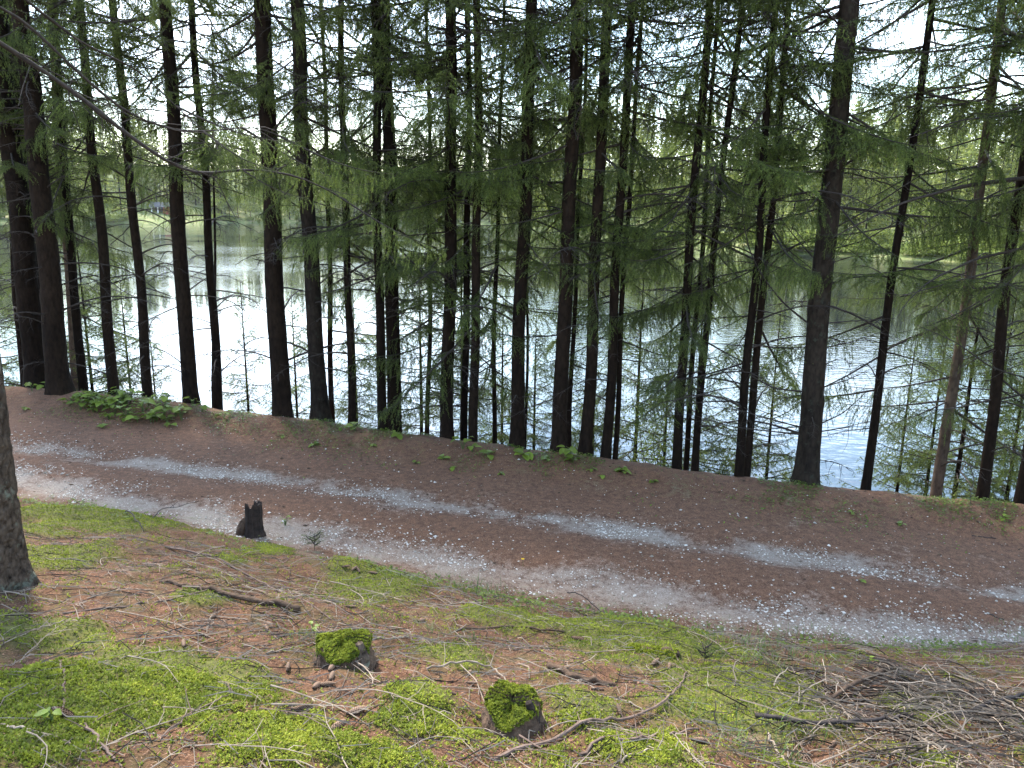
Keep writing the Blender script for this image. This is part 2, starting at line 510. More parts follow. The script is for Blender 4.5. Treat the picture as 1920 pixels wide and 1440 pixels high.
XR, TR = np.meshgrid(xs, np.linspace(0, 1, 80))
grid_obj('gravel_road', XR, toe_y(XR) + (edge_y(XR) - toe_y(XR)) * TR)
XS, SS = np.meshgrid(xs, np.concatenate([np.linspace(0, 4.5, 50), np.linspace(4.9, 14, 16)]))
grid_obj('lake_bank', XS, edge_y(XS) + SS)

# lake: one sheet at z = 0
def water_mat():
    m, n, l, b = mat('lake_water')
    ge = n.new('ShaderNodeNewGeometry')
    b.inputs['Base Color'].default_value = (0.006, 0.008, 0.011, 1)
    b.inputs['Roughness'].default_value = 0.03
    b.inputs['IOR'].default_value = 1.333
    b.inputs['Specular IOR Level'].default_value = 0.5
    n1 = node(n, 'ShaderNodeTexNoise', Scale=2.6, Detail=3.0, Roughness=0.5)
    n2 = node(n, 'ShaderNodeTexNoise', Scale=0.035, Detail=3.0, Roughness=0.5)
    mp = node(n, 'ShaderNodeMapping')
    mp.inputs['Scale'].default_value = (0.8, 1.3, 1)
    l.new(ge.outputs['Position'], mp.inputs['Vector'])
    l.new(mp.outputs['Vector'], n1.inputs['Vector']); l.new(ge.outputs['Position'], n2.inputs['Vector'])
    rp = ramp(n, [(0.42, (0.05, 0.05, 0.05)), (0.60, (1, 1, 1))])
    l.new(n2.outputs['Fac'], rp.inputs['Fac'])
    mu = node(n, 'ShaderNodeMath', operation='MULTIPLY')
    mu.inputs[1].default_value = 0.40
    l.new(rp.outputs['Color'], mu.inputs[0])
    bp = node(n, 'ShaderNodeBump', Distance=0.06)
    l.new(mu.outputs[0], bp.inputs['Strength'])
    l.new(n1.outputs['Fac'], bp.inputs['Height'])
    l.new(bp.outputs['Normal'], b.inputs['Normal'])
    return m
lake_v = [(-700, 3, 0), (500, 3, 0), (500, 700, 0), (-700, 700, 0)]
link('lake', make_mesh('lake', lake_v, [[0, 1, 2, 3]], [water_mat()]), kind='structure')

# far shore: polar sheet beyond the water
SHORE_U = [-2.2, -1.2, -0.6, -0.45, -0.28, -0.12, -0.02, 0.06, 0.16, 0.28, 0.5, 0.8, 1.3, 2.2]
SHORE_D = [150, 190, 235, 262, 320, 370, 330, 210, 140, 122, 106, 84, 58, 36]
def shore(u):
    return np.interp(u, SHORE_U, SHORE_D)
def far_z(u, e):
    """height above the lake, e metres (along y) behind the shoreline"""
    d = shore(u)
    z = np.where(e < 0, e * 0.3, np.minimum(e * 0.22, 1.4 + e * np.where(d > 170, 0.19, 0.085)))
    top = 27 + 5 * np.sin(u * 3.1 + 1) + d * 0.02
    z = np.where(z > top * 0.6, top * 0.6 + (top * 0.4) * (1 - np.exp(-(z - top * 0.6) / (top * 0.4))), z)
    return z + (fbm(u * 20, e * 0.08, 51) - 0.5) * np.clip(e, 0, 20) * 0.06
us = np.linspace(-2.2, 2.2, 221)
es = np.concatenate([np.linspace(-12, 0, 5), np.linspace(1.5, 40, 26), np.linspace(45, 900, 30)])
UU, EE = np.meshgrid(us, es)
YY = shore(UU) + EE
VV = np.stack([UU * YY, YY, far_z(UU, EE)], -1).reshape(-1, 3)
i, j = np.meshgrid(np.arange(len(es) - 1), np.arange(len(us) - 1), indexing='ij')
a = (i * len(us) + j).ravel()
def far_ground_mat():
    m, n, l, b = mat('far_shore_grass')
    ge = n.new('ShaderNodeNewGeometry')
    q = node(n, 'ShaderNodeTexNoise', Scale=0.35, Detail=8.0, Roughness=0.7)
    l.new(ge.outputs['Position'], q.inputs['Vector'])
    rp = ramp(n, [(0.35, (0.05, 0.065, 0.016)), (0.5, (0.10, 0.125, 0.035)), (0.68, (0.21, 0.18, 0.085))])
    l.new(q.outputs['Fac'], rp.inputs['Fac']); l.new(rp.outputs['Color'], b.inputs['Base Color'])
    b.inputs['Roughness'].default_value = 0.95
    return m
link('far_shore', make_mesh('far_shore', VV, np.stack([a, a + 1, a + len(us) + 1, a + len(us)], 1), [far_ground_mat()], None, True), kind='structure')

# ------------------------------------------------------------------ spruce foliage
def unit(v):
    return v / (np.linalg.norm(v, axis=-1, keepdims=True) + 1e-9)

def needles(mb, P0, P1, rg, step, nl, nw, tipmul, mi=1):
    """single-triangle needles round the shoots P0->P1"""
    P0, P1 = np.asarray(P0), np.asarray(P1)
    seg = P1 - P0
    ln = np.linalg.norm(seg, axis=1)
    cnt = np.maximum(3, (ln / step).astype(int))
    idx = np.repeat(np.arange(len(P0)), cnt)
    t = rg.random(len(idx))
    D = unit(seg)[idx]
    p = P0[idx] + seg[idx] * t[:, None]
    rnd = unit(rg.normal(size=(len(idx), 3)))
    rad = unit(rnd - D * np.sum(rnd * D, 1)[:, None])
    up = rad[:, 2] * 0.0
    d = unit(D * (0.55 + 0.4 * rg.random((len(idx), 1))) + rad * 0.85)
    w = unit(np.cross(d, rg.normal(size=(len(idx), 3)))) * nw * 0.5
    L = nl * (0.7 + 0.6 * rg.random(len(idx)))
    V = np.stack([p - w, p + w, p + d * L[:, None]], 1).reshape(-1, 3)
    T = np.arange(len(idx) * 3).reshape(-1, 3)
    va = np.clip(rg.normal(0.35, 0.16, len(idx)) + tipmul[idx], 0, 1)
    mb.add(V, T, mi, np.repeat(va, 3))

def live_branch(L, seed, hang=0.5, droop=0.25, upt=0.2, sp2=0.052, nstep=0.0033, nl=0.019, nw=0.0045, bare=0.25, wide=0.42, fresh=0.3, mb=None, X=None):
    """one Norway spruce branch along +x from the origin; X transforms points"""
    rg = np.random.default_rng(seed)
    own = mb is None
    mb = mb or MB()
    X = X or (lambda p: p)
    n = 14
    t = np.linspace(0, 1, n)
    ax = np.stack([L * t, np.cumsum(rg.normal(0, 0.012 * L, n)) * t, L * (-droop * t ** 1.1 + upt * t ** 2.6)], 1)
    ax[0] = 0
    V, T = tube(X(ax), np.linspace(0.006 + 0.006 * L, 0.0025, n), 5)
    mb.add(V, T, 0)
    P0, P1, tip = [], [], []
    W0, W1 = [], []
    m = int(L * (1 - bare) / sp2) + 2
    for k in range(m):
        tt = bare + (1 - bare) * (k + rg.random() * 0.6) / m
        if tt > 0.99: tt = 0.99
        f = tt * (n - 1); i0 = min(int(f), n - 2)
        p = ax[i0] + (ax[i0 + 1] - ax[i0]) * (f - i0)
        dax = unit(ax[i0 + 1] - ax[i0])
        for side in (-1, 1):
            if rg.random() < 0.12: continue
            l2 = (L * wide * (1 - tt) ** 0.75 + 0.07) * (0.6 + 0.6 * rg.random())
            if tt < bare + 0.15: l2 *= 0.6
            an = R(rg.uniform(42, 72)) * side
            d = np.array([dax[0] * math.cos(an) - dax[1] * math.sin(an), dax[0] * math.sin(an) + dax[1] * math.cos(an), dax[2] * 0.5])
            q = p.copy()
            ns = max(2, int(l2 / 0.07))
            hg = hang * rg.uniform(0.5, 1.4)
            for s_ in range(ns):
                d = unit(d + np.array([0, 0, -hg * 2.2 / ns]) + rg.normal(0, 0.07, 3))
                q2 = q + d * l2 / ns
                P0.append(q); P1.append(q2); tip.append(fresh * (s_ + 1 == ns) * rg.uniform(0.4, 1.3))
                W0.append(q); W1.append(q2)
                if s_ < ns - 1 or True:
                    for sd in (-1, 1):
                        if rg.random() < 0.35: continue
                        l3 = min(0.12, 0.25 * l2 + 0.02) * rg.uniform(0.5, 1.2)
                        a3 = R(rg.uniform(35, 60)) * sd
                        d3 = unit(np.array([d[0] * math.cos(a3) - d[1] * math.sin(a3), d[0] * math.sin(a3) + d[1] * math.cos(a3), d[2] - hang * 0.35]) + rg.normal(0, 0.1, 3))
                        P0.append(q2); P1.append(q2 + d3 * l3); tip.append(fresh * rg.uniform(0.2, 1.3))
                q = q2
    for k in range(int(n * 0.45), n - 1):
        P0.append(ax[k]); P1.append(ax[k + 1]); tip.append(0.1)
    P0, P1 = X(np.array(P0)), X(np.array(P1))
    needles(mb, P0, P1, rg, nstep, nl, nw, np.array(tip))
    if W0:
        W0, W1 = X(np.array(W0)), X(np.array(W1))
        w = unit(np.cross(unit(W1 - W0), rg.normal(size=W0.shape))) * 0.0022
        V = np.stack([W0 - w, W0 + w, W1], 1).reshape(-1, 3)
        mb.add(V, np.arange(len(V)).reshape(-1, 3), 0)
    return mb if not own else mb.mesh('branch', [M['twig'], M['needle']])

def dead_branch(L, seed, arc=0.1):
    rg = np.random.default_rng(seed)
    mb = MB()
    n = 10
    t = np.linspace(0, 1, n)
    ax = np.stack([L * t, np.cumsum(rg.normal(0, 0.02 * L, n)) * t, L * (arc * np.sin(t * 2.6) - 0.22 * t ** 2) + np.cumsum(rg.normal(0, 0.008 * L, n)) * t], 1)
    V, T = tube(ax, np.linspace(0.006 + 0.005 * L, 0.0018, n), 5)
    mb.add(V, T, 0)
    for k in range(int(L * 16)):
        f = rg.uniform(0.25, 0.98) * (n - 1); i0 = int(f)
        p = ax[i0] + (ax[min(i0 + 1, n - 1)] - ax[i0]) * (f - i0)
        an = R(rg.uniform(35, 80)) * rg.choice([-1, 1])
        l2 = L * rg.uniform(0.08, 0.4) * (1.05 - f / (n - 1)) + 0.04
        d = np.array([math.cos(an), math.sin(an), rg.uniform(-0.5, 0.2)])
        pts = [p]
        for s_ in range(3):
            d = unit(d + rg.normal(0, 0.18, 3) + np.array([0, 0, -0.12]))
            pts.append(pts[-1] + d * l2 / 3)
        V, T = tube(np.array(pts), [0.0032, 0.0025, 0.002, 0.0012], 3)
        mb.add(V, T, 0)
        if rg.random() < 0.5:
            q = pts[2]; d2 = unit(d + rg.normal(0, 0.7, 3))
            V, T = tube(np.array([q, q + d2 * l2 * 0.25, q + d2 * l2 * 0.45 + np.array([0, 0, -0.02])]), [0.0018, 0.0015, 0.001], 3)
            mb.add(V, T, 0)
    return mb.mesh('dead_branch', [M['twig']])

LIVE = [live_branch(1.0 + 0.16 * k, 100 + k, hang=[0.5, 0.95, 0.75, 1.15, 0.6, 0.9, 0.4, 1.05][k], droop=[0.15, 0.3, 0.35, 0.25, 0.2, 0.4, 0.1, 0.3][k], fresh=0.32) for k in range(8)]
LIVE_SMALL = [live_branch(0.55 + 0.1 * k, 150 + k, hang=0.4 + 0.15 * k, bare=0.1, wide=0.5, fresh=0.4) for k in range(3)]
DEAD = [dead_branch(0.55 + 0.16 * k, 200 + k, arc=[0.05, 0.18, -0.05, 0.12, 0.22, 0.0, 0.15, 0.1][k]) for k in range(8)]

def rot_x(az, tilt, base):
    ca, sa, ct, st = math.cos(az), math.sin(az), math.cos(tilt), math.sin(tilt)
    def f(p):
        p = np.asarray(p)
        x = p[..., 0] * ct - p[..., 2] * st
        z = p[..., 0] * st + p[..., 2] * ct
        return np.stack([x * ca - p[..., 1] * sa, x * sa + p[..., 1] * ca, z], -1) + base
    return f

def crown_mesh(seed, H, r0, nb, detail, low_bare=0.3, hang=0.6):
    rg = np.random.default_rng(seed)
    mb = MB()
    for k in range(nb):
        t = (k + rg.random()) / nb
        z = H * t ** 1.05
        L = max(0.15, r0 * (1 - t) ** 0.8 * rg.uniform(0.65, 1.15))
        live_branch(L, seed * 1000 + k, hang=hang * rg.uniform(0.6, 1.3), droop=0.28 * (1 - t), upt=0.18, sp2=0.10 / detail, nstep=0.0085 / detail,
                    nl=0.028, nw=0.009, bare=low_bare * (1 - t), mb=mb, X=rot_x(rg.random() * 2 * PI, R(rg.uniform(-8, 8) + 35 * t), np.array([0, 0, z])))
    return mb.mesh('crown', [M['twig'], M['needle']])
CROWNS = [crown_mesh(31, 10, 1.9, 62, 0.75), crown_mesh(32, 10, 1.7, 58, 0.75), crown_mesh(33, 10, 2.0, 60, 0.7)]
YOUNG = [crown_mesh(41, 4.6, 1.55, 62, 1.0, 0.10, 0.5), crown_mesh(42, 4.2, 1.45, 58, 1.0, 0.12, 0.6)]

def trunk_mesh(H, r, lean, seed, mt, sides=14, flare=0.16, near=False):
    rg = np.random.default_rng(seed)
    zs = np.concatenate([np.linspace(-0.25, 0.6, 10), np.linspace(0.75, 7.5, 56), np.linspace(8.2, H, 14)])
    th = np.arange(sides) * 2 * PI / sides
    ph = rg.random(4) * 6.28
    wx = 0.018 * np.sin(zs * 0.9 + ph[0]) + 0.012 * np.sin(zs * 2.1 + ph[1])
    wy = 0.018 * np.sin(zs * 0.8 + ph[2]) + 0.012 * np.sin(zs * 2.3 + ph[3])
    taper = r * np.clip(1 - np.clip(zs, 0, H) / H, 0.03, 1) ** 0.8
    fl = 1 + flare * np.exp(-np.clip(zs, 0, 9) / 0.22)
    lob = 1 + flare * 0.6 * np.exp(-np.clip(zs, 0, 9) / 0.25)[:, None] * np.sin(th[None] * 4 + ph[0])
    nz = 1 + 0.05 * (vnoise(th[None] * 2.2 + zs[:, None] * 0, zs[:, None] * 5 + th[None] * 0, seed) - 0.5) + 0.05 * (rg.random((len(zs), sides)) - 0.5)
    rr = (taper * fl)[:, None] * lob * nz
    ks = rg.choice(np.arange(8, 60), 12)
    for k in ks:                                    # knots where branches broke off
        rr[k, rg.integers(sides)] *= 1.07
    V = np.stack([lean[0] * zs[:, None] + wx[:, None] + rr * np.cos(th), lean[1] * zs[:, None] + wy[:, None] + rr * np.sin(th), zs[:, None] + 0 * th], -1).reshape(-1, 3)
    i, j = np.meshgrid(np.arange(len(zs) - 1), np.arange(sides), indexing='ij')
    a, b = (i * sides + j).ravel(), (i * sides + (j + 1) % sides).ravel()
    Q = np.stack([a, b, b + sides, a + sides], 1)
    return make_mesh('trunk', V, Q, [mt], None, True), zs, wx, wy, taper

def tree_from_px(xb, yb, xt, wpx, behind, H, n_live, n_dead, lo=2.4, hi=7.2, mt='bark', label=None, group=None, small=False, crown=True, name='spruce_tree', wmid=0.9, seed=None, crown_z=5.4):
    """trunk through pixels (xb,yb) and (xt,0) at the depth of the road edge plus 'behind' metres"""
    seed = seed if seed is not None else abs(int(xb * 7 + xt))
    rg = np.random.default_rng(seed)
    d1, d2 = ray(xb, yb), ray(xt, 0)
    # depth: where the base ray crosses the road-edge line, then further down the bank
    Y = 9.0
    for _ in range(30):
        Y = float(edge_y(d1[0] / d1[1] * Y)) + behind
    P1 = d1 * (Y / d1[1]); P2 = d2 * (Y / d2[1])
    P1[2] += CAM_Z; P2[2] += CAM_Z
    k = (P2 - P1) / (P2[2] - P1[2])
    base = P1.copy()
    for _ in range(20):
        z = float(terrain(base[0], base[1]))
        base = P1 + k * (z - P1[2])
    dist = np.linalg.norm(d1) * Y / d1[1]
    r = 0.5 * wpx / F_PX * dist * 1.02
    root = link(name, None, loc=base, label=label, cat='tree', group=group)
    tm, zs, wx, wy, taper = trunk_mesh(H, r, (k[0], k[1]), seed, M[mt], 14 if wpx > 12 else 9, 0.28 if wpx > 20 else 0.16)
    link('trunk', tm, root)
    def at(z):
        i_ = np.searchsorted(zs, z).clip(1, len(zs) - 1)
        return np.array([k[0] * z + wx[i_], k[1] * z + wy[i_], z]), taper[i_]
    if crown:
        c = link('crown', CROWNS[rg.integers(3)], root)
        p, _ = at(crown_z)
        c.location = p
        s = (H - crown_z) / 10 * 1.02
        c.scale = (rg.uniform(0.75, 1.05),) * 2 + (s,)
        c.rotation_euler = (-k[1] * 0.9, k[0] * 0.9, rg.random() * 2 * PI)
    n_live = int(n_live * (1.6 if 600 < xb < 1350 else 1.15)) + 4
    n_top = 0 if 600 < xb < 1350 else 9
    n_live += n_top
    if wpx < 18 and xb > 600: lo = max(0.9, lo - 0.9)
    for q in range(n_live + n_dead):
        live = q < n_live
        z = lo + (hi - lo) * rg.random() ** 0.8 if live else rg.uniform(0.5, hi)
        if live and q >= n_live - n_top: z = rg.uniform(4.0, 7.6)
        p, tr_ = at(z)
        az = rg.random() * 2 * PI
        if live and -2.6 < az - 2 * PI * (az > PI) < -0.5 and rg.random() < 0.35:
            az += PI                               # fewer green branches over the road than over the water
        me = (LIVE_SMALL[rg.integers(3)] if small else LIVE[rg.integers(8)]) if live else DEAD[rg.integers(8)]
        o = link('branch' if live else 'dead_branch', me, root)
        s = rg.uniform(0.65, 1.1) if live else rg.uniform(0.6, 1.25) * (0.6 if wpx < 12 else 1)
        o.scale = (s, s * rg.choice([-1, 1]) if False else s, s)
        o.location = p + np.array([math.cos(az), math.sin(az), 0]) * tr_ * 0.8
        o.rotation_euler = (rg.uniform(-0.3, 0.3), R(rg.uniform(-8, 30) if live else rg.uniform(-16, 16)), az)
    return root, at, r

ROW = 'spruces in the row between road and lake'
SLIM = 'slender dark spruce trunk in the close row along the lake edge of the road'
MEDL = 'straight dark brown spruce trunk of medium girth at the lake edge of the road'
T = tree_from_px
trees = {}
TREES = [  # xb, yb, xt, width, behind, height, live, dead, lo, material, label
    (72, 735, -8, 34, 0.1, 19, 6, 40, 2.6, 'bark', 'thick dark spruce at the leafy end of the row, tangled with grey dead twigs'),
    (92, 732, 12, 19, 1.0, 17, 5, 26, 2.6, 'bark', 'slim dark spruce squeezed between two thick dark spruces at the leafy end of the row'),
    (118, 745, 36, 33, -0.3, 19, 6, 36, 2.6, 'bark', 'thick dark spruce with flared foot on the raised verge beside leafy plants'),
    (48, 722, -15, 13, 1.6, 15, 8, 14, 2.0, 'bark', 'slim reddish trunk hidden behind the thick twiggy spruce at the leafy end of the row'),
    (139, 722, 92, 11, 1.8, 15, 7, 12, 2.2, 'bark_pale', 'slim pale sunlit trunk standing behind thicker dark spruces'),  # sunlight on this trunk is put into its paler bark colour
    (155, 740, 98, 14, 0.6, 16, 7, 24, 2.4, 'bark', 'slim dark spruce beside the slim pale sunlit trunk'),
    (213, 742, 150, 17, 0.3, 17, 7, 26, 2.8, 'bark', 'slim spruce rising out of the broad leaved clump, nearer the thick flared spruce'),
    (280, 748, 214, 16, 0.4, 17, 6, 26, 3.0, 'bark', 'slim spruce rising behind the broad leaved clump, nearer the sturdy red brown spruce'),
    (360, 765, 308, 25, 0.0, 18, 8, 26, 3.0, 'bark', 'sturdy red brown spruce with green leafy plants at its foot'),
    (412, 770, 360, 15, 0.4, 16, 8, 44, 3.0, 'bark', 'slim dark spruce with many fine bare side twigs low down'),
    (402, 772, 398, 6, 0.9, 8, 2, 10, 4.0, 'bark', 'very thin pole touching the foot of the slim spruce with many bare side twigs'),
    (530, 790, 490, 33, -0.15, 20, 12, 26, 3.0, 'bark', 'thick red brown spruce whose roots rise above the needle covered verge'),
    (600, 810, 556, 29, 0.0, 19, 14, 22, 3.0, 'bark_grey', 'thick grey scaly spruce with mossy foot at the road edge'),
    (625, 806, 604, 10, 1.0, 14, 10, 16, 2.6, 'bark', 'thin spruce pole just beside the thick grey scaly spruce'),
    (659, 805, 639, 14, 0.3, 16, 14, 24, 2.6, 'bark', 'slim spruce between the grey scaly spruce and the pressed together pair'),
    (719, 816, 700, 17, 0.0, 18, 18, 26, 2.4, 'bark', 'narrower of two spruces pressed side by side at the road edge'),
    (742, 818, 721, 26, 0.35, 19, 18, 26, 2.4, 'bark', 'wider of two spruces pressed side by side at the road edge'),
    (804, 824, 804, 9, 0.9, 13, 16, 22, 1.8, 'bark', 'thin spruce pole alone between the pressed pair and the spray hung spruce'),
    (840, 833, 846, 24, 0.1, 18, 20, 26, 2.4, 'bark', 'dark spruce with green sprays hanging in front of its trunk'),
    (873, 836, 878, 13, 0.4, 16, 18, 22, 2.0, 'bark', 'narrower of two overlapping spruces beside the spray hung spruce'),
    (890, 838, 896, 17, 0.15, 17, 18, 24, 2.2, 'bark', 'wider of two overlapping spruces beside the spray hung spruce'),
    (925, 840, 942, 9, 0.8, 14, 16, 22, 1.8, 'bark', 'thin spruce pole between two overlapping spruces and a medium dark spruce'),
    (969, 849, 995, 25, 0.0, 18, 12, 26, 2.6, 'bark', 'medium dark spruce with a very thin pole close behind its foot'),
    (983, 848, 1000, 6, 1.0, 10, 6, 12, 2.4, 'bark', 'very thin pole close behind the foot of a medium dark spruce'),
    (1050, 853, 1081, 27, -0.1, 19, 10, 26, 2.8, 'bark', 'straight thick spruce with a snapped twig hanging from its trunk'),
    (1068, 853, 1100, 9, 0.6, 14, 10, 18, 2.4, 'bark', 'thin spruce pole half hidden behind the thick spruce with the snapped twig'),
    (1096, 860, 1143, 22, 0.0, 18, 12, 26, 2.6, 'bark', 'medium dark spruce next to the thick spruce with the snapped twig'),
    (1134, 867, 1188, 18, 0.1, 17, 14, 24, 2.2, 'bark', 'wider of two leaning spruces beside the gap with the birch sapling'),
    (1151, 869, 1203, 10, 0.4, 15, 14, 20, 2.0, 'bark', 'narrower of two leaning spruces beside the gap with the birch sapling'),
    (1267, 886, 1328, 17, 0.2, 17, 20, 24, 2.0, 'bark', 'widest of three close trunks across the gap from the two leaning spruces'),
    (1286, 888, 1346, 10, 0.7, 14, 18, 20, 1.8, 'bark', 'thinnest of three close trunks across the gap from the two leaning spruces'),
    (1299, 890, 1388, 13, 0.3, 16, 14, 24, 2.4, 'bark', 'slim spruce leaning more than its neighbours over the bank'),
    (1384, 905, 1455, 15, 0.0, 17, 12, 26, 2.4, 'bark', 'darker front one of two slim spruces standing close together'),
    (1399, 906, 1480, 13, 0.25, 17, 12, 24, 2.4, 'bark', 'browner rear one of two slim spruces standing close together'),
    (1506, 921, 1593, 37, 0.05, 20, 12, 10, 2.8, 'bark_grey', 'thick rough barked spruce with long bare curved limbs on both sides'),
    (1621, 927, 1747, 14, 0.1, 16, 16, 22, 2.2, 'bark', 'slim leaning spruce with open water on both sides'),
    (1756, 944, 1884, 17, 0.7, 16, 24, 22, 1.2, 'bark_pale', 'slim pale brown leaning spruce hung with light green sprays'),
    (1839, 951, 1960, 17, 0.2, 17, 20, 26, 2.0, 'bark', 'slim dark leaning spruce standing near the last trunk of the row'),
    (1918, 953, 2050, 28, 0.2, 18, 22, 16, 2.2, 'bark', 'spruce at the end of the row with mossy curved limbs reaching over the water'),
]
for (xb, yb, xt, w, bh, H, nl_, nd_, lo, mt, lab) in TREES:
    trees[xb] = tree_from_px(xb, yb, xt, w, bh, H, nl_, nd_, lo, mt=mt, label=lab, group=ROW)
# neighbours of the row beyond both ends of the view and a second thin rank, so the wood goes on
for (xb, yb, xt, w, bh, H) in ((-90, 725, -190, 24, 0.3, 18), (-190, 715, -300, 20, 0.8, 18), (2010, 965, 2170, 20, 0.4, 17), (2110, 975, 2300, 18, 0.2, 17)):
    tree_from_px(xb, yb, xt, w, bh, H, 20, 20, 2.0, label='dark spruce at the far end of the row', group='outer spruces of the row')

# young spruces lower on the bank, green to the ground
def young(px, behind, s, v, lab):
    d1 = ray(px, 850)
    Y = 9.0
    for _ in range(30):
        Y = float(edge_y(d1[0] / d1[1] * Y)) + behind
    x = d1[0] / d1[1] * Y
    z = float(terrain(x, Y))
    root = link('young_spruce', None, loc=(x, Y, z), label=lab, cat='tree', group='young spruces on the lake bank')
    V, Tt = tube(np.array([[0, 0, -0.15], [0.01, 0, 1.5], [0, 0.01, 3], [0, 0, 4.6]]) * s, np.array([0.04, 0.032, 0.02, 0.006]) * s, 8)
    link('trunk', make_mesh('trunk', V, Tt, [M['bark']], None, True), root)
    c = link('crown', YOUNG[v], root)
    c.scale = (s, s, s * 1.03); c.rotation_euler = (0, 0, px * 1.7)
YL = 'young spruce with light green sprays on the bank between the trunks and the water'
for a_ in ((20, 2.6, 1.0, 0), (185, 2.6, 1.0, 1), (255, 2.9, 0.85, 0), (225, 1.9, 0.8, 0), (120, 2.2, 0.9, 1), (300, 3.1, 0.7, 1), (470, 2.2, 0.75, 1), (560, 2.8, 0.8, 0), (670, 2.5, 0.85, 1), (790, 2.3, 0.95, 0),
           (865, 2.0, 0.9, 1), (1000, 2.7, 0.8, 0), (1110, 2.6, 0.8, 1), (1190, 2.0, 0.9, 0), (1300, 2.4, 0.95, 1), (1440, 2.6, 0.85, 0), (1690, 2.6, 0.8, 1), (1800, 1.7, 0.95, 0), (1900, 2.2, 0.9, 1), (720, 2.9, 0.8, 0), (940, 2.8, 0.85, 1), (1060, 2.4, 0.75, 0), (1245, 2.8, 0.85, 1), (1385, 2.3, 0.8, 0), (1745, 2.9, 0.9, 1), (1860, 2.9, 1.0, 0)):
    young(*a_, YL)

# ------------------------------------------------------------------ far forest
def far_spruce(seed, H):
    rg = np.random.default_rng(seed)
    mb = MB()
    V, Tt = tube(np.array([[0, 0, -0.6], [0, 0, H * 0.5], [0, 0, H]]), [0.16, 0.1, 0.02], 5)
    mb.add(V, Tt, 0)
    nb = 100
    for k in range(nb):
        t = (k + rg.random()) / nb
        z = H * (0.06 + 0.93 * t)
        L = max(0.25, H * 0.17 * (1 - t) ** 0.75 * rg.uniform(0.6, 1.2))
        az = rg.random() * 2 * PI
        e = np.array([math.cos(az), math.sin(az), -0.25 + 0.7 * t])
        s = np.array([-math.sin(az), math.cos(az), 0])
        c = np.array([0, 0, z])
        m = int(6 + 10 * (1 - t))
        u = rg.random(m) ** 0.7
        p = c + e * (L * u)[:, None] + s * (rg.uniform(-0.35, 0.35, m) * L * (1.1 - u))[:, None]
        q = rg.uniform(0.18, 0.42, m)[:, None]
        d1 = unit(e + rg.normal(0, 0.5, (m, 3)) + np.array([0, 0, -0.5])) * q * 1.4
        d2 = unit(np.cross(d1, rg.normal(size=(m, 3)))) * q * 0.55
        V = np.stack([p - d2, p + d2, p + d1], 1).reshape(-1, 3)
        mb.add(V, np.arange(len(V)).reshape(-1, 3), 1, np.repeat(np.clip(rg.normal(0.4, 0.2, m) + 0.25 * (u - 0.5), 0, 1), 3))
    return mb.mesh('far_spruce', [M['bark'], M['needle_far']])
def far_leafy(seed, H, W):
    rg = np.random.default_rng(seed)
    mb = MB()
    V, Tt = tube(np.array([[0, 0, -0.5], [0.1, 0, H * 0.4], [0.2, 0.1, H * 0.85]]), [0.1, 0.07, 0.02], 5)
    mb.add(V, Tt, 0)
    for k in range(26):
        c = np.array([rg.normal(0, W * 0.3), rg.normal(0, W * 0.3), H * rg.uniform(0.25, 0.95)])
        m = 55
        p = c + rg.normal(0, 1, (m, 3)) * np.array([W * 0.16, W * 0.16, H * 0.06])
        d1 = unit(rg.normal(size=(m, 3))) * 0.28
        d2 = unit(np.cross(d1, rg.normal(size=(m, 3)))) * 0.16
        V = np.stack([p - d2, p + d2, p + d1], 1).reshape(-1, 3)
        mb.add(V, np.arange(len(V)).reshape(-1, 3), 1, np.repeat(np.clip(rg.normal(0.5, 0.2, m), 0, 1), 3))
    return mb.mesh('far_birch', [M['bark_pale'], M['leaf_far']])
FS = [far_spruce(61, 17), far_spruce(62, 19), far_spruce(63, 15), far_spruce(64, 18)]
FB = [far_leafy(71, 9, 5), far_leafy(72, 7, 5), far_leafy(73, 3, 4)]
CABIN_U, CABIN_E = float(ray(312, 400)[0] / ray(312, 400)[1]), 14.0
rf = np.random.default_rng(8)
n_far = 0
spots = []
tries = 0
while len(spots) < 285 and tries < 20000:
    tries += 1
    u = rf.uniform(-0.85, 0.9)
    e = 5 + 50 * rf.random() ** 1.6
    if u > 0.1 and e < 8: continue
    if abs(u - CABIN_U) < 0.055 and e < 26: continue
    y = shore(u) + e
    x = u * y
    mind = 2.6 + 0.004 * y
    if any((x - a_) ** 2 + (y - b_) ** 2 < mind ** 2 for a_, b_, _, _ in spots): continue
    spots.append((x, y, u, e))
for (x, y, u, e) in spots:
    leafy = rf.random() < (0.3 if e < 14 else 0.05)
    o = link('far_birch' if leafy else 'far_spruce', FB[rf.integers(2)] if leafy else FS[rf.integers(4)], loc=(x, y, float(far_z(u, e)) - 0.1),
             label='light green leafy tree on the opposite shore' if leafy else 'tall green spruce in the wood on the opposite shore',
             cat='tree', group='leafy trees on the far shore' if leafy else 'spruces on the far shore')
    s = rf.uniform(0.85, 1.2) * (0.88 + 0.6 * (y > 180))
    o.scale = (s * rf.uniform(0.9, 1.2), s * rf.uniform(0.9, 1.2), s)
    o.rotation_euler = (0, 0, rf.random() * 6.28)
for k in range(150):
    u = rf.uniform(-0.75, 0.8)
    if abs(u - CABIN_U) < 0.05: continue
    e = rf.uniform(0.8, 6)
    y = shore(u) + e
    o = link('shore_bush', FB[2], loc=(u * y, y, float(far_z(u, e)) - 0.05), label='low bright green bush at the waterline of the opposite shore', cat='bush', group='bushes on the far shore')
    s = rf.uniform(0.35, 0.9)
    o.scale = (s * 1.3, s * 1.3, s); o.rotation_euler = (0, 0, rf.random() * 6.28)
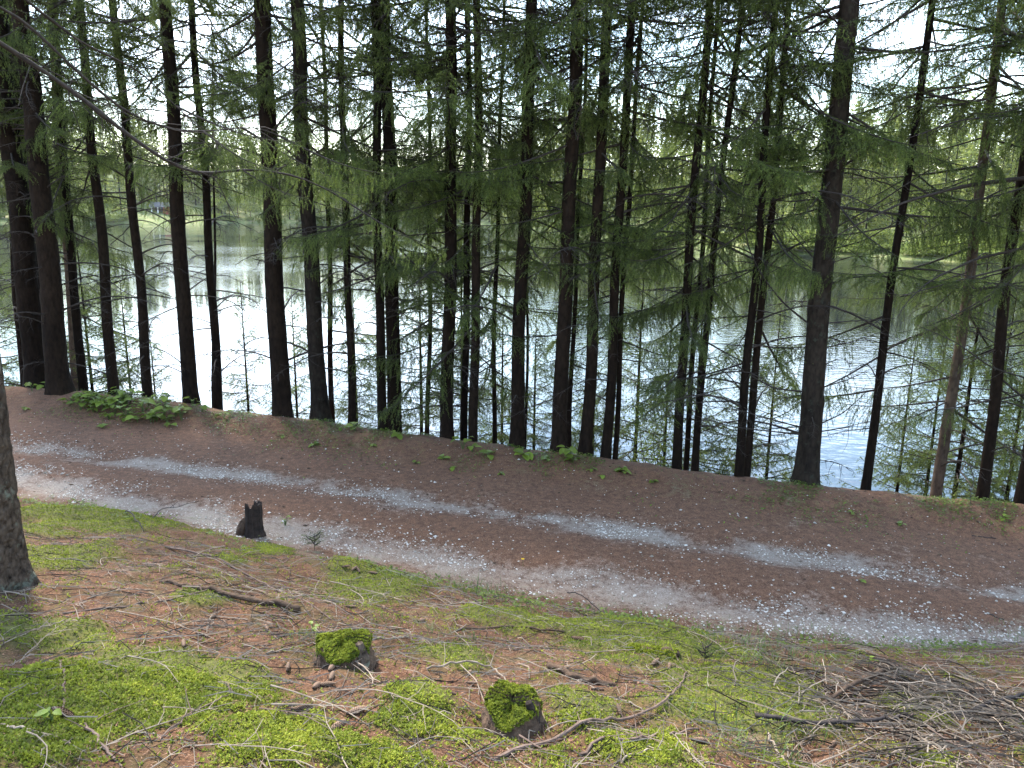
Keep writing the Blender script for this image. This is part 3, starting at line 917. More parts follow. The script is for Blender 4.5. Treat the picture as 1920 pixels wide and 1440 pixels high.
# the wood behind them: one mass
src = FS[0]
co = np.empty(len(src.vertices) * 3, np.float32); src.vertices.foreach_get('co', co); co = co.reshape(-1, 3)
tri = np.empty(len(src.loops), np.int32); src.loops.foreach_get('vertex_index', tri); tri = tri.reshape(-1, 3)
keep = rf.random(len(tri)) < 0.40
tri = tri[keep]; mid_ = np.array([p.material_index for p in src.polygons])[keep]
va_ = np.empty(len(src.vertices), np.float32); src.attributes['var'].data.foreach_get('value', va_)
used = np.unique(tri); remap = np.zeros(len(co), int); remap[used] = np.arange(len(used))
co, tri, va_ = co[used], remap[tri], va_[used]
VV, TT, MM, AA = [], [], [], []
for k in range(950):
    u = rf.uniform(-1.6, 1.6)
    e = rf.uniform(8, 60) if abs(u) > 0.92 else 30 + 150 * rf.random() ** 1.3
    y = shore(u) + e
    a_ = rf.random() * 6.28
    s = rf.uniform(0.9, 1.3) * (1.15 + 0.35 * (y > 200))
    W = co * np.array([s * 1.25, s * 1.25, s])
    W = np.stack([W[:, 0] * math.cos(a_) - W[:, 1] * math.sin(a_), W[:, 0] * math.sin(a_) + W[:, 1] * math.cos(a_), W[:, 2]], 1) + np.array([u * y, y, float(far_z(u, e)) - 0.2])
    VV.append(W); TT.append(tri + k * len(co)); MM.append(mid_); AA.append(np.clip(va_ + rf.normal(0, 0.12), 0, 1))
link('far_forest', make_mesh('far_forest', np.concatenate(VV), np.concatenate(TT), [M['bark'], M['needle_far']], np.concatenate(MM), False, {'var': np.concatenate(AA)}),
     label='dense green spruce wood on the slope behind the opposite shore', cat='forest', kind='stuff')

# ------------------------------------------------------------------ cabin across the lake
cu = CABIN_U
cy = float(shore(cu) + CABIN_E)
cz = float(far_z(np.array(cu), np.array(CABIN_E)))
cab = link('cabin', None, loc=(cu * cy, cy, cz), label='small red wooden cabin with grey roof and dark open porch across the lake', cat='cabin')
cab.rotation_euler = (0, 0, 0.25)
def box(x0, x1, y0, y1, z0, z1):
    V = np.array([(x, y, z) for z in (z0, z1) for y in (y0, y1) for x in (x0, x1)], float)
    Q = np.array([[0, 2, 3, 1], [4, 5, 7, 6], [0, 1, 5, 4], [2, 6, 7, 3], [0, 4, 6, 2], [1, 3, 7, 5]])
    return V, Q
def part(name, bx, m, parent):
    V, Q = bx
    return link(name, make_mesh(name, V, Q, [M[m]]), parent)
part('wall', box(-1.0, 5.0, 0, 4, -0.6, 2.5), 'red_wall', cab)
part('porch_back', box(-5.0, -1.0, 2.0, 4, -0.6, 2.4), 'dark_blue', cab)
part('porch_floor', box(-5.2, -1.0, -0.2, 2.0, -0.6, 0.05), 'twig_pale', cab)
for px_ in (-4.9, -2.9):
    part('porch_post', box(px_, px_ + 0.35, -0.1, 0.2, 0.05, 2.4), 'white', cab)
w_ = part('window', box(1.2, 2.6, -0.06, 0.02, 0.9, 2.0), 'white', cab)
part('pane', box(1.3, 2.5, -0.09, -0.065, 1.0, 1.9), 'dark_blue', w_)
part('door', box(3.4, 4.3, -0.05, 0.02, -0.1, 2.0), 'dark_blue', cab)
RV = np.array([(-5.5, -0.7, 2.4), (5.5, -0.7, 2.4), (5.5, 4.7, 2.4), (-5.5, 4.7, 2.4), (-5.5, 2, 4.2), (5.5, 2, 4.2)], float)
RT = np.array([[0, 1, 5], [0, 5, 4], [2, 3, 4], [2, 4, 5], [0, 4, 3], [1, 2, 5], [0, 3, 2], [0, 2, 1]])
rf_ = link('roof', make_mesh('roof', RV, RT, [M['roof']]), cab)
part('chimney', box(2.2, 2.8, 2.2, 2.8, 3.4, 5.0), 'rotbrown', rf_)

# ------------------------------------------------------------------ near ground helpers
def ground_z(x, y):
    ms = moss_mask(x, y)
    return terrain(x, y) + ms * (0.012 + 0.03 * fbm(np.asarray(x) * 9, np.asarray(y) * 9, 44))
def gz(x, y):
    return float(ground_z(np.array([x]), np.array([y]))[0])
def gp(px, py):
    p = px_ground(px, py)
    return np.array([p[0], p[1], gz(p[0], p[1])])

# ------------------------------------------------------------------ tree beside the viewer
def near_tree():
    b = px_ground(2, 1098)
    root = link('spruce_tree', None, loc=b, label='near spruce with grey flaking lichen spotted bark on the mossy bank', cat='tree')
    rg = np.random.default_rng(77)
    sides, H, r = 56, 17.0, 0.135
    zs = np.concatenate([np.linspace(-0.3, 0.5, 40), np.linspace(0.52, 3.2, 130), np.linspace(3.4, H, 30)])
    th = np.arange(sides) * 2 * PI / sides
    Z, TH = zs[:, None] + 0 * th, th[None] + 0 * zs[:, None]
    base_r = r * np.clip(1 - np.clip(zs, 0, H) / H, 0.04, 1) ** 0.8
    fl = 1 + 0.5 * np.exp(-np.clip(zs + 0.05, 0, 9) / 0.16)
    lob = 1 + 0.18 * np.exp(-np.clip(zs, 0, 9) / 0.2)[:, None] * np.sin(TH * 5 + 1.0)
    # scaly bark plates: cellular steps in the radius
    cell = vnoise(TH * r * 42 + 3 * vnoise(TH * 3, Z * 9, 4), Z * 26 + 2 * vnoise(TH * 9, Z * 4, 6), 12)
    cell2 = vnoise(TH * r * 95, Z * 70, 19)
    pl = sstep(0.38, 0.52, cell) * 0.010 + 0.005 * cell2
    rr = (base_r * fl)[:, None] * lob + pl
    V = np.stack([rr * np.cos(TH) + 0.02 * np.sin(Z * 0.8), rr * np.sin(TH), Z], -1).reshape(-1, 3)
    i, j = np.meshgrid(np.arange(len(zs) - 1), np.arange(sides), indexing='ij')
    a, c = (i * sides + j).ravel(), (i * sides + (j + 1) % sides).ravel()
    link('trunk', make_mesh('trunk', V, np.stack([a, c, c + sides, a + sides], 1), [M['bark_near']], None, False), root)
    cr_ = link('crown', CROWNS[1], root, loc=(0, 0, 6.5))
    cr_.scale = (0.9, 0.9, 1.05)
    return root, b
near_root, near_b = near_tree()

def px_poly(pts, ys):
    """world points: pixel directions at given depths"""
    out = []
    for (px_, py_), y in zip(pts, ys):
        d = ray(px_, py_); p = d * (y / d[1]); p[2] += CAM_Z
        out.append(p)
    return np.array(out)
def smooth_poly(P, n):
    P = np.asarray(P, float)
    L = np.concatenate([[0], np.cumsum(np.linalg.norm(np.diff(P, axis=0), axis=1))])
    t = np.linspace(0, L[-1], n)
    Q = np.stack([np.interp(t, L, P[:, k]) for k in range(3)], 1)
    for _ in range(2):
        Q[1:-1] = 0.25 * Q[:-2] + 0.5 * Q[1:-1] + 0.25 * Q[2:]
    return Q
def limb(root, base, pts, ys, r0, r1, name='branch', m='twig', twigs=8, seed=1, label=None):
    rg = np.random.default_rng(seed)
    Q = smooth_poly(px_poly(pts, ys), 26) - base
    mb = MB()
    V, Tt = tube(Q, np.linspace(r0, r1, len(Q)) * (1 + 0.12 * rg.normal(size=len(Q))), 7)
    mb.add(V, Tt, 0, smooth=True)
    for k in range(twigs):
        i_ = rg.integers(4, len(Q) - 1)
        d = unit(Q[i_] - Q[i_ - 1])
        l2 = rg.uniform(0.1, 0.5)
        dd = unit(d * 0.6 + rg.normal(0, 0.5, 3) + np.array([0, 0, -0.25]))
        ps = [Q[i_]]
        for _ in range(4):
            dd = unit(dd + rg.normal(0, 0.2, 3) + np.array([0, 0, -0.05]))
            ps.append(ps[-1] + dd * l2 / 4)
        V, Tt = tube(np.array(ps), np.linspace(0.004, 0.0015, 5), 4)
        mb.add(V, Tt, 0)
    o = link(name, mb.mesh(name, [M[m]]), root)
    if label: o['label'] = label
    return Q, o
yb_ = near_b[1]
QA, _ = limb(near_root, near_b, [(-132, 10), (-60, 42), (0, 80), (130, 165), (235, 250), (330, 315), (375, 330), (460, 315), (560, 328), (650, 375)],
             np.linspace(yb_, yb_ + 1.3, 10), 0.018, 0.004, m='twig', twigs=14, seed=3, label='long bare crooked branch reaching out over the road')
QB, _ = limb(near_root, near_b, [(-140, -50), (-50, -10), (40, 32), (150, 140), (240, 215), (330, 246), (400, 246), (480, 235), (540, 262)],
             np.linspace(yb_, yb_ + 1.6, 9), 0.012, 0.003, m='twig', twigs=12, seed=4)
QC, _ = limb(near_root, near_b, [(-150, -160), (-20, -60), (60, 10), (150, 80), (260, 130), (330, 200), (420, 275)],
             np.linspace(yb_, yb_ + 1.8, 7), 0.010, 0.003, m='twig', twigs=8, seed=5)
for k, (Q, f, az, s, v) in enumerate(((QA, 0.72, -0.3, 0.45, 1), (QA, 0.98, 0.2, 0.5, 5), (QB, 0.75, -0.5, 0.5, 2), (QB, 0.97, 0.1, 0.6, 3), (QC, 0.8, -0.2, 0.6, 4), (QB, 0.85, 0.7, 0.5, 7), (QA, 0.88, 0.6, 0.45, 0))):
    o = link('spray', LIVE[v], near_root, loc=Q[int(f * (len(Q) - 1))])
    o.scale = (s, s, s); o.rotation_euler = (0, 0.25, az)

big_root, big_at, _ = trees[1506]
bb = np.array(big_root.location)
for k, (pts, r0) in enumerate((
        ([(1522, 612), (1470, 570), (1430, 520), (1405, 470), (1390, 400), (1395, 340)], 0.014), ([(1540, 500), (1495, 450), (1440, 380)], 0.010),
        ([(1512, 735), (1450, 728), (1400, 700), (1350, 655)], 0.014), ([(1505, 802), (1440, 785), (1390, 770), (1320, 760)], 0.013),
        ([(1505, 815), (1440, 808), (1370, 800), (1290, 775)], 0.011), ([(1570, 318), (1630, 280), (1680, 205), (1740, 150)], 0.016),
        ([(1563, 315), (1620, 318), (1665, 328)], 0.009), ([(1560, 430), (1630, 392), (1700, 345), (1790, 290)], 0.013),
        ([(1556, 468), (1620, 452), (1690, 410), (1760, 385)], 0.011), ([(1552, 372), (1480, 378), (1420, 370), (1350, 360)], 0.014),
        ([(1530, 730), (1590, 712), (1640, 688)], 0.010), ([(1527, 800), (1580, 775), (1625, 735)], 0.011), ([(1525, 812), (1590, 800), (1650, 785)], 0.009),
        ([(1540, 607), (1620, 600), (1680, 597)], 0.009), ([(1535, 655), (1600, 640), (1660, 620)], 0.009), ([(1578, 90), (1620, 100), (1690, 95), (1740, 85)], 0.014),
        ([(1570, 180), (1510, 150), (1460, 145)], 0.012), ([(1525, 860), (1570, 868), (1590, 878)], 0.006), ([(1512, 870), (1470, 850), (1430, 852), (1405, 865)], 0.006),
        ([(1535, 500), (1600, 480), (1680, 485)], 0.008), ([(1575, 245), (1500, 300), (1440, 300)], 0.012))):
    ys = bb[1] + np.linspace(0, rng.uniform(-0.5, 0.6), len(pts))
    limb(big_root, bb, pts, ys, r0, 0.003, m='twig', twigs=9, seed=40 + k)
sn_root = trees[1050][0]
sb_ = np.array(sn_root.location)
limb(sn_root, sb_, [(1079, 192), (1090, 197), (1089, 228), (1083, 262)], [sb_[1] - 0.12] * 4, 0.010, 0.003, 'snapped_twig', 'twig_brown', 2, 65)
end_root, end_at, _ = trees[1918]
eb = np.array(end_root.location)
for k, (pts, r0) in enumerate((
        ([(1995, 330), (1905, 335), (1800, 350), (1690, 380), (1620, 415), (1560, 446)], 0.032), ([(1985, 450), (1920, 465), (1830, 485), (1745, 525), (1700, 565), (1682, 596)], 0.024),
        ([(1980, 485), (1900, 500), (1800, 525), (1690, 555)], 0.018), ([(1960, 720), (1860, 690), (1790, 640), (1720, 610)], 0.012), ([(1995, 240), (1900, 215), (1800, 225), (1700, 260)], 0.02))):
    ys = eb[1] + np.linspace(0, -0.8, len(pts))
    limb(end_root, eb, pts, ys, r0, 0.004, m='twig', twigs=14, seed=70 + k, label='long curved mossy limb reaching over the water' if k == 0 else None)

# ------------------------------------------------------------------ stumps
root_shape = {}
def jag_stump(name, px_, py_, rad, top_fn, mt, label, sides=40, rings=14, lean=(0, 0), inner=True):
    b = gp(px_, py_)
    rg = np.random.default_rng(int(px_))
    root = link(name, None, loc=b, label=label, cat='stump')
    th = np.arange(sides) * 2 * PI / sides
    top = np.array([top_fn(t) for t in th])
    prof = rad * (1 + 0.10 * np.sin(th * 3 + 1) + 0.10 * vnoise(th * 2.5, th * 0, 5) + 0.06 * rg.normal(size=sides))
    V = []
    for k in range(rings):
        t = k / (rings - 1)
        z = -0.08 + (top + 0.08) * t
        r_ = prof * (1 + 0.35 * np.exp(-np.clip(z, 0, 9) / 0.05)) * (1 + 0.06 * (vnoise(th * 9, z * 12, 7) - 0.5) + 0.012 * rg.normal(size=sides))
        V.append(np.stack([r_ * np.cos(th) + lean[0] * z, r_ * np.sin(th) + lean[1] * z, z], 1))
    depth = 0.55 if inner else 0.05
    for f, zz in ((0.72, 0.97), (0.5, 1 - depth * 0.6), (0.2, 1 - depth)):
        z = np.minimum(top * zz, top)
        V.append(np.stack([prof * f * np.cos(th) + lean[0] * z, prof * f * np.sin(th) + lean[1] * z, z + 0.01 * rg.normal(size=sides)], 1))
    n = len(V)
    V = np.concatenate(V)
    i, j = np.meshgrid(np.arange(n - 1), np.arange(sides), indexing='ij')
    a, c = (i * sides + j).ravel(), (i * sides + (j + 1) % sides).ravel()
    T_ = np.concatenate([np.stack([a, c, c + sides], 1), np.stack([a, c + sides, a + sides], 1)])
    V = np.vstack([V, [[lean[0] * top.mean() * 0.5, lean[1] * top.mean() * 0.5, top.mean() * (1 - depth)]]])
    j = np.arange(sides)
    T_ = np.vstack([T_, np.stack([(n - 1) * sides + j, (n - 1) * sides + (j + 1) % sides, np.full(sides, len(V) - 1)], 1)])
    link('wood', make_mesh('wood', V, T_, [M[mt]]), root)
    root_shape[root.name] = (th, prof, top, lean)
    return root, b
rs = np.random.default_rng(2)
sp_h = 0.05 * rs.random(40)
dark_root, dark_b = jag_stump('rotten_stump', 476, 1004, 0.078, lambda t: 0.325 + sp_h[int(t / 6.2832 * 40) % 40] - 0.10 * (math.cos(t - 2.4) > 0.85), 'rot', 'black rotten broken stump standing at the edge of the road', lean=(0.02, 0))
V, Tt = tube(np.array([[-0.13, 0.01, -0.05], [-0.12, 0.0, 0.08], [-0.085, 0.0, 0.16], [-0.07, 0, 0.2]]), [0.07, 0.055, 0.035, 0.015], 9, wob=0.25, seed=3)
link('broken_shoulder', make_mesh('broken_shoulder', V, Tt, [M['rotbrown']]), dark_root)

# moss shoots: leaf-sized faces; also used on stumps and logs
def moss_tufts(P, N, rg, size=0.011, shade=0.5, leaves=5):
    n = len(P)
    idx = np.repeat(np.arange(n), leaves)
    az = rg.random(n * leaves) * 2 * PI
    el = rg.uniform(0.25, 1.25, n * leaves)
    up = unit(N)[idx]
    t1 = unit(np.cross(up, np.array([0.3, 0.9, 0.1]))); t2 = np.cross(up, t1)
    d = (t1 * np.cos(az)[:, None] + t2 * np.sin(az)[:, None]) * np.cos(el)[:, None] + up * np.sin(el)[:, None]
    s = np.repeat(size * rg.uniform(0.6, 1.5, n), leaves)
    side = unit(np.cross(d, up)) * (s * 0.27)[:, None]
    p = P[idx] + up * (s * rg.uniform(0.0, 0.9, len(s)))[:, None]
    V = np.stack([p - side * 0.6, p + d * (s * 0.55)[:, None] + side, p + d * s[:, None], p + d * (s * 0.55)[:, None] - side], 1).reshape(-1, 3)
    k = np.arange(n * leaves) * 4
    T_ = np.concatenate([np.stack([k, k + 1, k + 2], 1), np.stack([k, k + 2, k + 3], 1)])
    var = np.clip(np.repeat(shade + rg.normal(0, 0.13, n), leaves) + 0.18 * (el - 0.7), 0, 1)
    return V, T_, np.repeat(var, 4)

def drape_moss(root, seed, n, low, bare=0.0):
    """moss shoots over the top and partly down the sides of a stump, thinning downwards"""
    th, prof, top, lean = root_shape[root.name]
    rg = np.random.default_rng(seed)
    a = rg.random(n) * 2 * PI
    k = (a / (2 * PI) * len(th)).astype(int) % len(th)
    side = rg.random(n) < 0.45
    f = np.where(side, 1.04, np.sqrt(rg.random(n)) * 1.02)
    lo_ = np.array([low(t) for t in a])
    u = 1 - (1 - lo_) * rg.random(n) ** 1.6
    z = np.where(side, top[k] * u, top[k] * 0.97 + 0.012 * (1 - f ** 3) + 0.012 * vnoise(np.cos(a) * f * 9, np.sin(a) * f * 9, seed))
    keep = ~side | (vnoise(a * 3.2, z * 40, seed + 2) > 0.25 + 0.6 * (1 - u) / (1 - lo_ + 1e-6) - 0.2)
    keep &= side | (vnoise(np.cos(a) * f * 3.5 + 7, np.sin(a) * f * 3.5, seed + 4) + 0.35 * np.sin(a) * f > bare)
    P = np.stack([prof[k] * f * np.cos(a) + lean[0] * z, prof[k] * f * np.sin(a) + lean[1] * z, z], 1)[keep]
    N = np.stack([np.cos(a) * np.where(side, 1, 0.5 * f), np.sin(a) * np.where(side, 1, 0.5 * f), np.where(side, 0.5, 1.0)], 1)[keep]
    V, T_, va = moss_tufts(P, N, rg, 0.0058, (0.14 + 0.6 * vnoise(a * 3, z * 60 + f * 8, seed + 3) - 0.18 * side)[keep], 5)
    link('moss_cap', make_mesh('moss_cap', V, T_, [M['moss']], None, False, {'var': va}), root)
m_root, m_b = jag_stump('mossy_stump', 642, 1242, 0.115, lambda t: 0.112 + 0.018 * math.sin(t * 2 + 1) + 0.01 * math.sin(5 * t), 'rotbrown', 'low broad stump capped with bright yellow green moss', inner=False, lean=(0.02, 0.05))
drape_moss(m_root, 5, 11000, lambda a: 0.3 if math.cos(a - 3.3) > 0.5 else (0.66 if math.cos(a - 4.71) > 0.2 else 0.5))
V, Tt = tube(np.array([[0.115, -0.05, -0.05], [0.112, -0.045, 0.06], [0.10, -0.04, 0.135]]), [0.045, 0.034, 0.02], 8, wob=0.2, seed=8)
link('bark_slab', make_mesh('bark_slab', V, Tt, [M['bark_near']]), m_root)
k_root, k_b = jag_stump('mossy_stump', 958, 1362, 0.098, lambda t: 0.10 + 0.035 * math.sin(t + 0.2) + 0.012 * math.sin(4 * t), 'rotbrown', 'crumbling stump half covered in moss with a dark hollow side, twig lying on top', inner=False, lean=(0.0, 0.05))
drape_moss(k_root, 6, 8000, lambda a: 0.9 if math.cos(a - 4.4) > 0.1 else 0.5, -1.0)
V, Tt = tube(np.array([[0.10, -0.02, -0.05], [0.10, -0.02, 0.05], [0.075, -0.02, 0.125]]), [0.03, 0.024, 0.015], 8, wob=0.25, seed=9)
link('dark_splinter', make_mesh('dark_splinter', V, Tt, [M['rot']]), k_root)

# ------------------------------------------------------------------ moss carpet on the bank
rm = np.random.default_rng(21)
PX_, PY_ = [], []
for (x0, x1, y0, y1, n) in ((-5.5, 5.0, 3.2, 9.0, 210000), (-2.6, 2.6, 1.6, 3.2, 125000)):
    x = rm.uniform(x0, x1, n); y = rm.uniform(y0, y1, n)
    ok = (rm.random(n) < moss_mask(x, y, True)) & (np.abs(x) < 0.72 * y + 0.3) & (y < toe_y(x))
    PX_.append(x[ok]); PY_.append(y[ok])
x, y = np.concatenate(PX_), np.concatenate(PY_)
z = ground_z(x, y)
clump = fbm(x * 14, y * 14, 61, 3)
V, T_, va = moss_tufts(np.stack([x, y, z - 0.003], 1), np.stack([rm.normal(0, 0.15, len(x)), rm.normal(0, 0.15, len(x)) - 0.1, np.ones(len(x))], 1), rm, 0.0100, (-0.12 + 0.75 * clump + 0.5 * fbm(x * 2.2, y * 2.2, 67, 3)), 4)
link('moss', make_mesh('moss', V, T_, [M['moss']], None, False, {'var': va}), label='bright green moss carpet spread in patches over the bank', cat='moss', kind='stuff')
print('moss tufts', len(x))

# ------------------------------------------------------------------ gravel on the road
rg_ = np.random.default_rng(31)
n = 120000
x = rg_.uniform(-8.5, 6.5, n)
y = rg_.uniform(0, 1, n)
y = toe_y(x) - 0.1 + (edge_y(x) - toe_y(x)) * y
pm = track_mask(x, y) * (0.15 + 1.6 * sstep(0.4, 0.68, fbm(x * 1.6, y * 2.6, 91))) * 0.46 + 0.016 + 0.05 * sstep(0.55, 0.7, fbm(x * 1.2, y * 1.6, 95)) * np.exp(-((y - 0.5 * (near_tr(x) + far_tr(x))) / 0.7) ** 2)
pm = pm * (y < edge_y(x) - 0.5 + 0.3 * rg_.random(n))
ok = rg_.random(n) < pm
x, y = x[ok], y[ok]
n = len(x)
print('stones', n)
s = np.clip(rg_.lognormal(-5.05, 0.40, n), 0.0035, 0.020)
OCT = np.array([(1, 0, 0), (0, 1, 0), (-1, 0, 0), (0, -1, 0), (0, 0, 1), (0, 0, -0.6)], float)
OT = np.array([[0, 1, 4], [1, 2, 4], [2, 3, 4], [3, 0, 4], [1, 0, 5], [2, 1, 5], [3, 2, 5], [0, 3, 5]])
V = OCT[None] * s[:, None, None] * rg_.uniform(0.65, 1.35, (n, 6, 1)) * np.array([1.25, 1, 0.7])
a = rg_.random(n) * 6.28
V = np.stack([V[..., 0] * np.cos(a)[:, None] - V[..., 1] * np.sin(a)[:, None], V[..., 0] * np.sin(a)[:, None] + V[..., 1] * np.cos(a)[:, None], V[..., 2]], -1)
V = V + np.stack([x, y, ground_z(x, y) + s * 0.25], -1)[:, None]
T_ = (OT[None] + (np.arange(n) * 6)[:, None, None]).reshape(-1, 3)
link('gravel', make_mesh('gravel', V.reshape(-1, 3), T_, [M['stone']], None, False, {'var': np.repeat(np.clip(rg_.normal(0.5, 0.24, n), 0, 1), 6)}),
     label='loose pale gravel scattered along the wheel tracks', cat='gravel', kind='stuff')

# ------------------------------------------------------------------ fallen sticks, litter
def stick(pts, d0, d1, m, name, label, cat='stick', seed=0, twigs=0, lift=0.0, sides=7, wob=0.08, group=None):
    """a branch lying along ground pixels; d0, d1 diameters in metres"""
    G = np.array([gp(*q) for q in pts])
    n = max(8, 5 * len(pts))
    Q = smooth_poly(G, n)
    rr = np.linspace(d0, d1, n) / 2
    for i_ in range(n):
        Q[i_, 2] = max(Q[i_, 2], gz(Q[i_, 0], Q[i_, 1])) + rr[i_] * 0.75 + lift * math.sin(PI * i_ / (n - 1))
    rgk = np.random.default_rng(seed)
    Q[1:-1] += rgk.normal(0, 0.004, (n - 2, 3))
    org = Q[0].copy()
    Q = Q - org
    mb = MB()
    V, Tt = tube(Q, rr, sides, wob=wob, seed=seed, cap0=True)
    mb.add(V, Tt, 0, smooth=sides > 8)
    for k in range(twigs):
        i_ = rgk.integers(1, n - 1)
        d = unit(Q[i_ + 1] - Q[i_ - 1]); l2 = rgk.uniform(0.03, 0.16)
        dd = unit(d * rgk.uniform(0.2, 0.8) + np.cross(d, [0, 0, 1]) * rgk.choice([-1, 1]) * 0.7 + np.array([0, 0, rgk.uniform(0, 0.8)]))
        V, Tt = tube(np.array([Q[i_], Q[i_] + dd * l2 * 0.5, Q[i_] + (dd + rgk.normal(0, 0.2, 3)) * l2]), [0.0026, 0.002, 0.001], 4)
        mb.add(V, Tt, 0)
    return link(name, mb.mesh(name, [M[m]]), loc=org, label=label, cat=cat, group=group)
S = stick
S([(925, 1428), (1040, 1392), (1140, 1362), (1180, 1355), (1240, 1338), (1272, 1300), (1292, 1268)], 0.020, 0.007, 'twig_brown', 'fallen_branch', 'long crooked bare branch with short side twigs lying across the bank', 'branch', 1, 16, 0.02)
S([(1085, 1418), (1180, 1400), (1250, 1385), (1310, 1368)], 0.017, 0.009, 'twig_brown', 'fallen_branch', 'brown branch lying beneath the long crooked bare branch', 'branch', 2, 8)
S([(1120, 1306), (1180, 1322), (1216, 1341)], 0.011, 0.006, 'twig_pale', 'stick', 'short pale stick lying in needles beside the bark covered log', seed=3, twigs=4)
S([(800, 1256), (870, 1257), (925, 1262), (952, 1282)], 0.012, 0.008, 'twig_pale', 'stick', 'arched pale stick ending on the crumbling stump', seed=4, twigs=8, lift=0.035)
S([(310, 1026), (400, 1046), (467, 1080), (540, 1118), (620, 1162)], 0.018, 0.007, 'twig_brown', 'fallen_branch', 'long brown branch sloping down the bank below the black stump', 'branch', 5, 16)
S([(300, 1092), (370, 1112), (430, 1126), (500, 1136), (560, 1146)], 0.022, 0.04, 'rotbrown', 'rotten_log', 'half buried grey brown rotten log on the bank below the black stump', 'log', 6, 2, sides=10, wob=0.15)
S([(118, 1152), (190, 1142), (290, 1131), (380, 1120), (440, 1104)], 0.013, 0.006, 'twig_brown', 'stick', 'long thin brown stick lying on red needles beside the near trunk', seed=7, twigs=6)
S([(236, 966), (252, 984), (270, 1000)], 0.014, 0.010, 'twig_dark', 'stick', 'short dark stick standing out of the moss near the road', seed=8, lift=0.06)
S([(285, 978), (320, 965), (372, 940)], 0.012, 0.005, 'twig_dark', 'stick', 'dark stick pointing from the moss out over the road', seed=9, lift=0.08, twigs=3)
S([(692, 1202), (730, 1199), (768, 1198)], 0.013, 0.011, 'twig_pale', 'stick', 'straight pale stick touching the mossy stump on its road side', seed=10)
S([(500, 1228), (545, 1217), (592, 1206)], 0.011, 0.008, 'twig_pale', 'stick', 'pale stick leaning toward the mossy stump across needles', seed=11)
S([(0, 1374), (60, 1380), (110, 1396), (135, 1408)], 0.012, 0.007, 'twig_pale', 'stick', 'curved pale stick on moss beside a lone fat cone', seed=12, twigs=4)
S([(108, 1243), (121, 1275), (122, 1310), (119, 1342)], 0.011, 0.010, 'twig_brown', 'stick', 'short brown stick on moss pointing at a lone fat cone', seed=13)
S([(160, 1370), (190, 1402), (228, 1440)], 0.012, 0.010, 'twig_brown', 'stick', 'brown stick running down from a lone fat cone', seed=14, twigs=2)
S([(0, 1216), (60, 1201), (115, 1181), (162, 1163)], 0.006, 0.004, 'twig_pale', 'stick', 'thin straw coloured stick lying across the broad moss patch', seed=15, twigs=5, lift=0.02)
S([(225, 1248), (300, 1236), (390, 1225), (420, 1224)], 0.006, 0.004, 'twig_pale', 'stick', 'thin bent pale stick reaching from moss to bare needles', seed=16, twigs=5, lift=0.015)
S([(228, 1379), (270, 1379), (304, 1384)], 0.007, 0.005, 'twig_pale', 'stick', 'short whitish stick lying in lush moss', seed=17)
S([(300, 1388), (370, 1350), (420, 1322), (455, 1303)], 0.007, 0.004, 'twig_brown', 'stick', 'thin diagonal twig crossing lush moss', seed=18, twigs=7, lift=0.015)
S([(1540, 1332), (1600, 1292), (1672, 1258)], 0.022, 0.034, 'rotbrown', 'broken_log', 'short broken log propped up in the brush pile, its cut end raised', 'log', 19, 2, 0.03, 10, 0.12)
S([(1714, 1262), (1740, 1290), (1772, 1312)], 0.018, 0.013, 'rotbrown', 'stick', 'stout brown stick leaning out of moss in the brush pile', seed=20, lift=0.03)
S([(1785, 1348), (1850, 1330), (1925, 1302)], 0.024, 0.02, 'twig_dark', 'fallen_branch', 'thick dark limb with yellow moss in the brush pile', 'branch', 21, 8, 0.02, 9)
S([(1640, 1362), (1700, 1330), (1768, 1304)], 0.008, 0.004, 'twig_pale', 'stick', 'pale twig lying over dark limbs of the brush pile', seed=22, twigs=5, lift=0.03)
S([(1438, 1384), (1458, 1415), (1478, 1442)], 0.014, 0.012, 'twig_pale', 'stick', 'stout pale stick pointing down the bank beside the brush pile', seed=23)
S([(1415, 1352), (1500, 1370), (1600, 1366), (1710, 1350)], 0.025, 0.018, 'twig_dark', 'fallen_branch', 'long dark limb half hidden under the brush pile', 'branch', 24, 12, 0.01, 9)
S([(1064, 1112), (1098, 1132), (1132, 1155)], 0.011, 0.007, 'twig_dark', 'stick', 'black stick sticking up beside moss at the road edge', seed=25, lift=0.05)
S([(1030, 1255), (1075, 1272), (1115, 1282), (1152, 1288)], 0.040, 0.026, 'rotbrown', 'bark_log', 'short thick bark covered log lying on needles between moss patches', 'log', 26, 1, sides=12, wob=0.16)
lg = S([(1178, 1224), (1225, 1230), (1270, 1238)], 0.036, 0.046, 'rotbrown', 'mossy_log', 'short log covered in bright moss lying near the road edge', 'log', 27, 0, sides=12, wob=0.08)
G0, G1 = gp(1176, 1224), gp(1268, 1238)
tt = rm.random(1500)
Pm = (G0[None] + (G1 - G0)[None] * tt[:, None]) - np.array(lg.location)
axd = unit(G1 - G0); sd = unit(np.cross(axd, [0, 0, 1.0])); ph = rm.uniform(-1.3, 1.3, 1500)
Nm = sd[None] * np.sin(ph)[:, None] + np.array([0, 0, 1.0])[None] * np.cos(ph)[:, None]
Pm = Pm + Nm * 0.024 + np.array([0, 0, 0.012])
V, T_, va = moss_tufts(Pm, Nm, rm, 0.011, 0.7, 4)
link('moss_cover', make_mesh('moss_cover', V, T_, [M['moss']], None, False, {'var': va}), lg)
S([(855, 1185), (960, 1180), (1060, 1192)], 0.016, 0.012, 'rotbrown', 'fallen_branch', 'greenish straight branch lying along the bank above the mossy log', 'branch', 28, 3)
S([(820, 1113), (850, 1108), (895, 1098)], 0.014, 0.010, 'twig_pale', 'stick', 'pale broken stick beside a reddish bark chip at the road edge', seed=29, twigs=4)
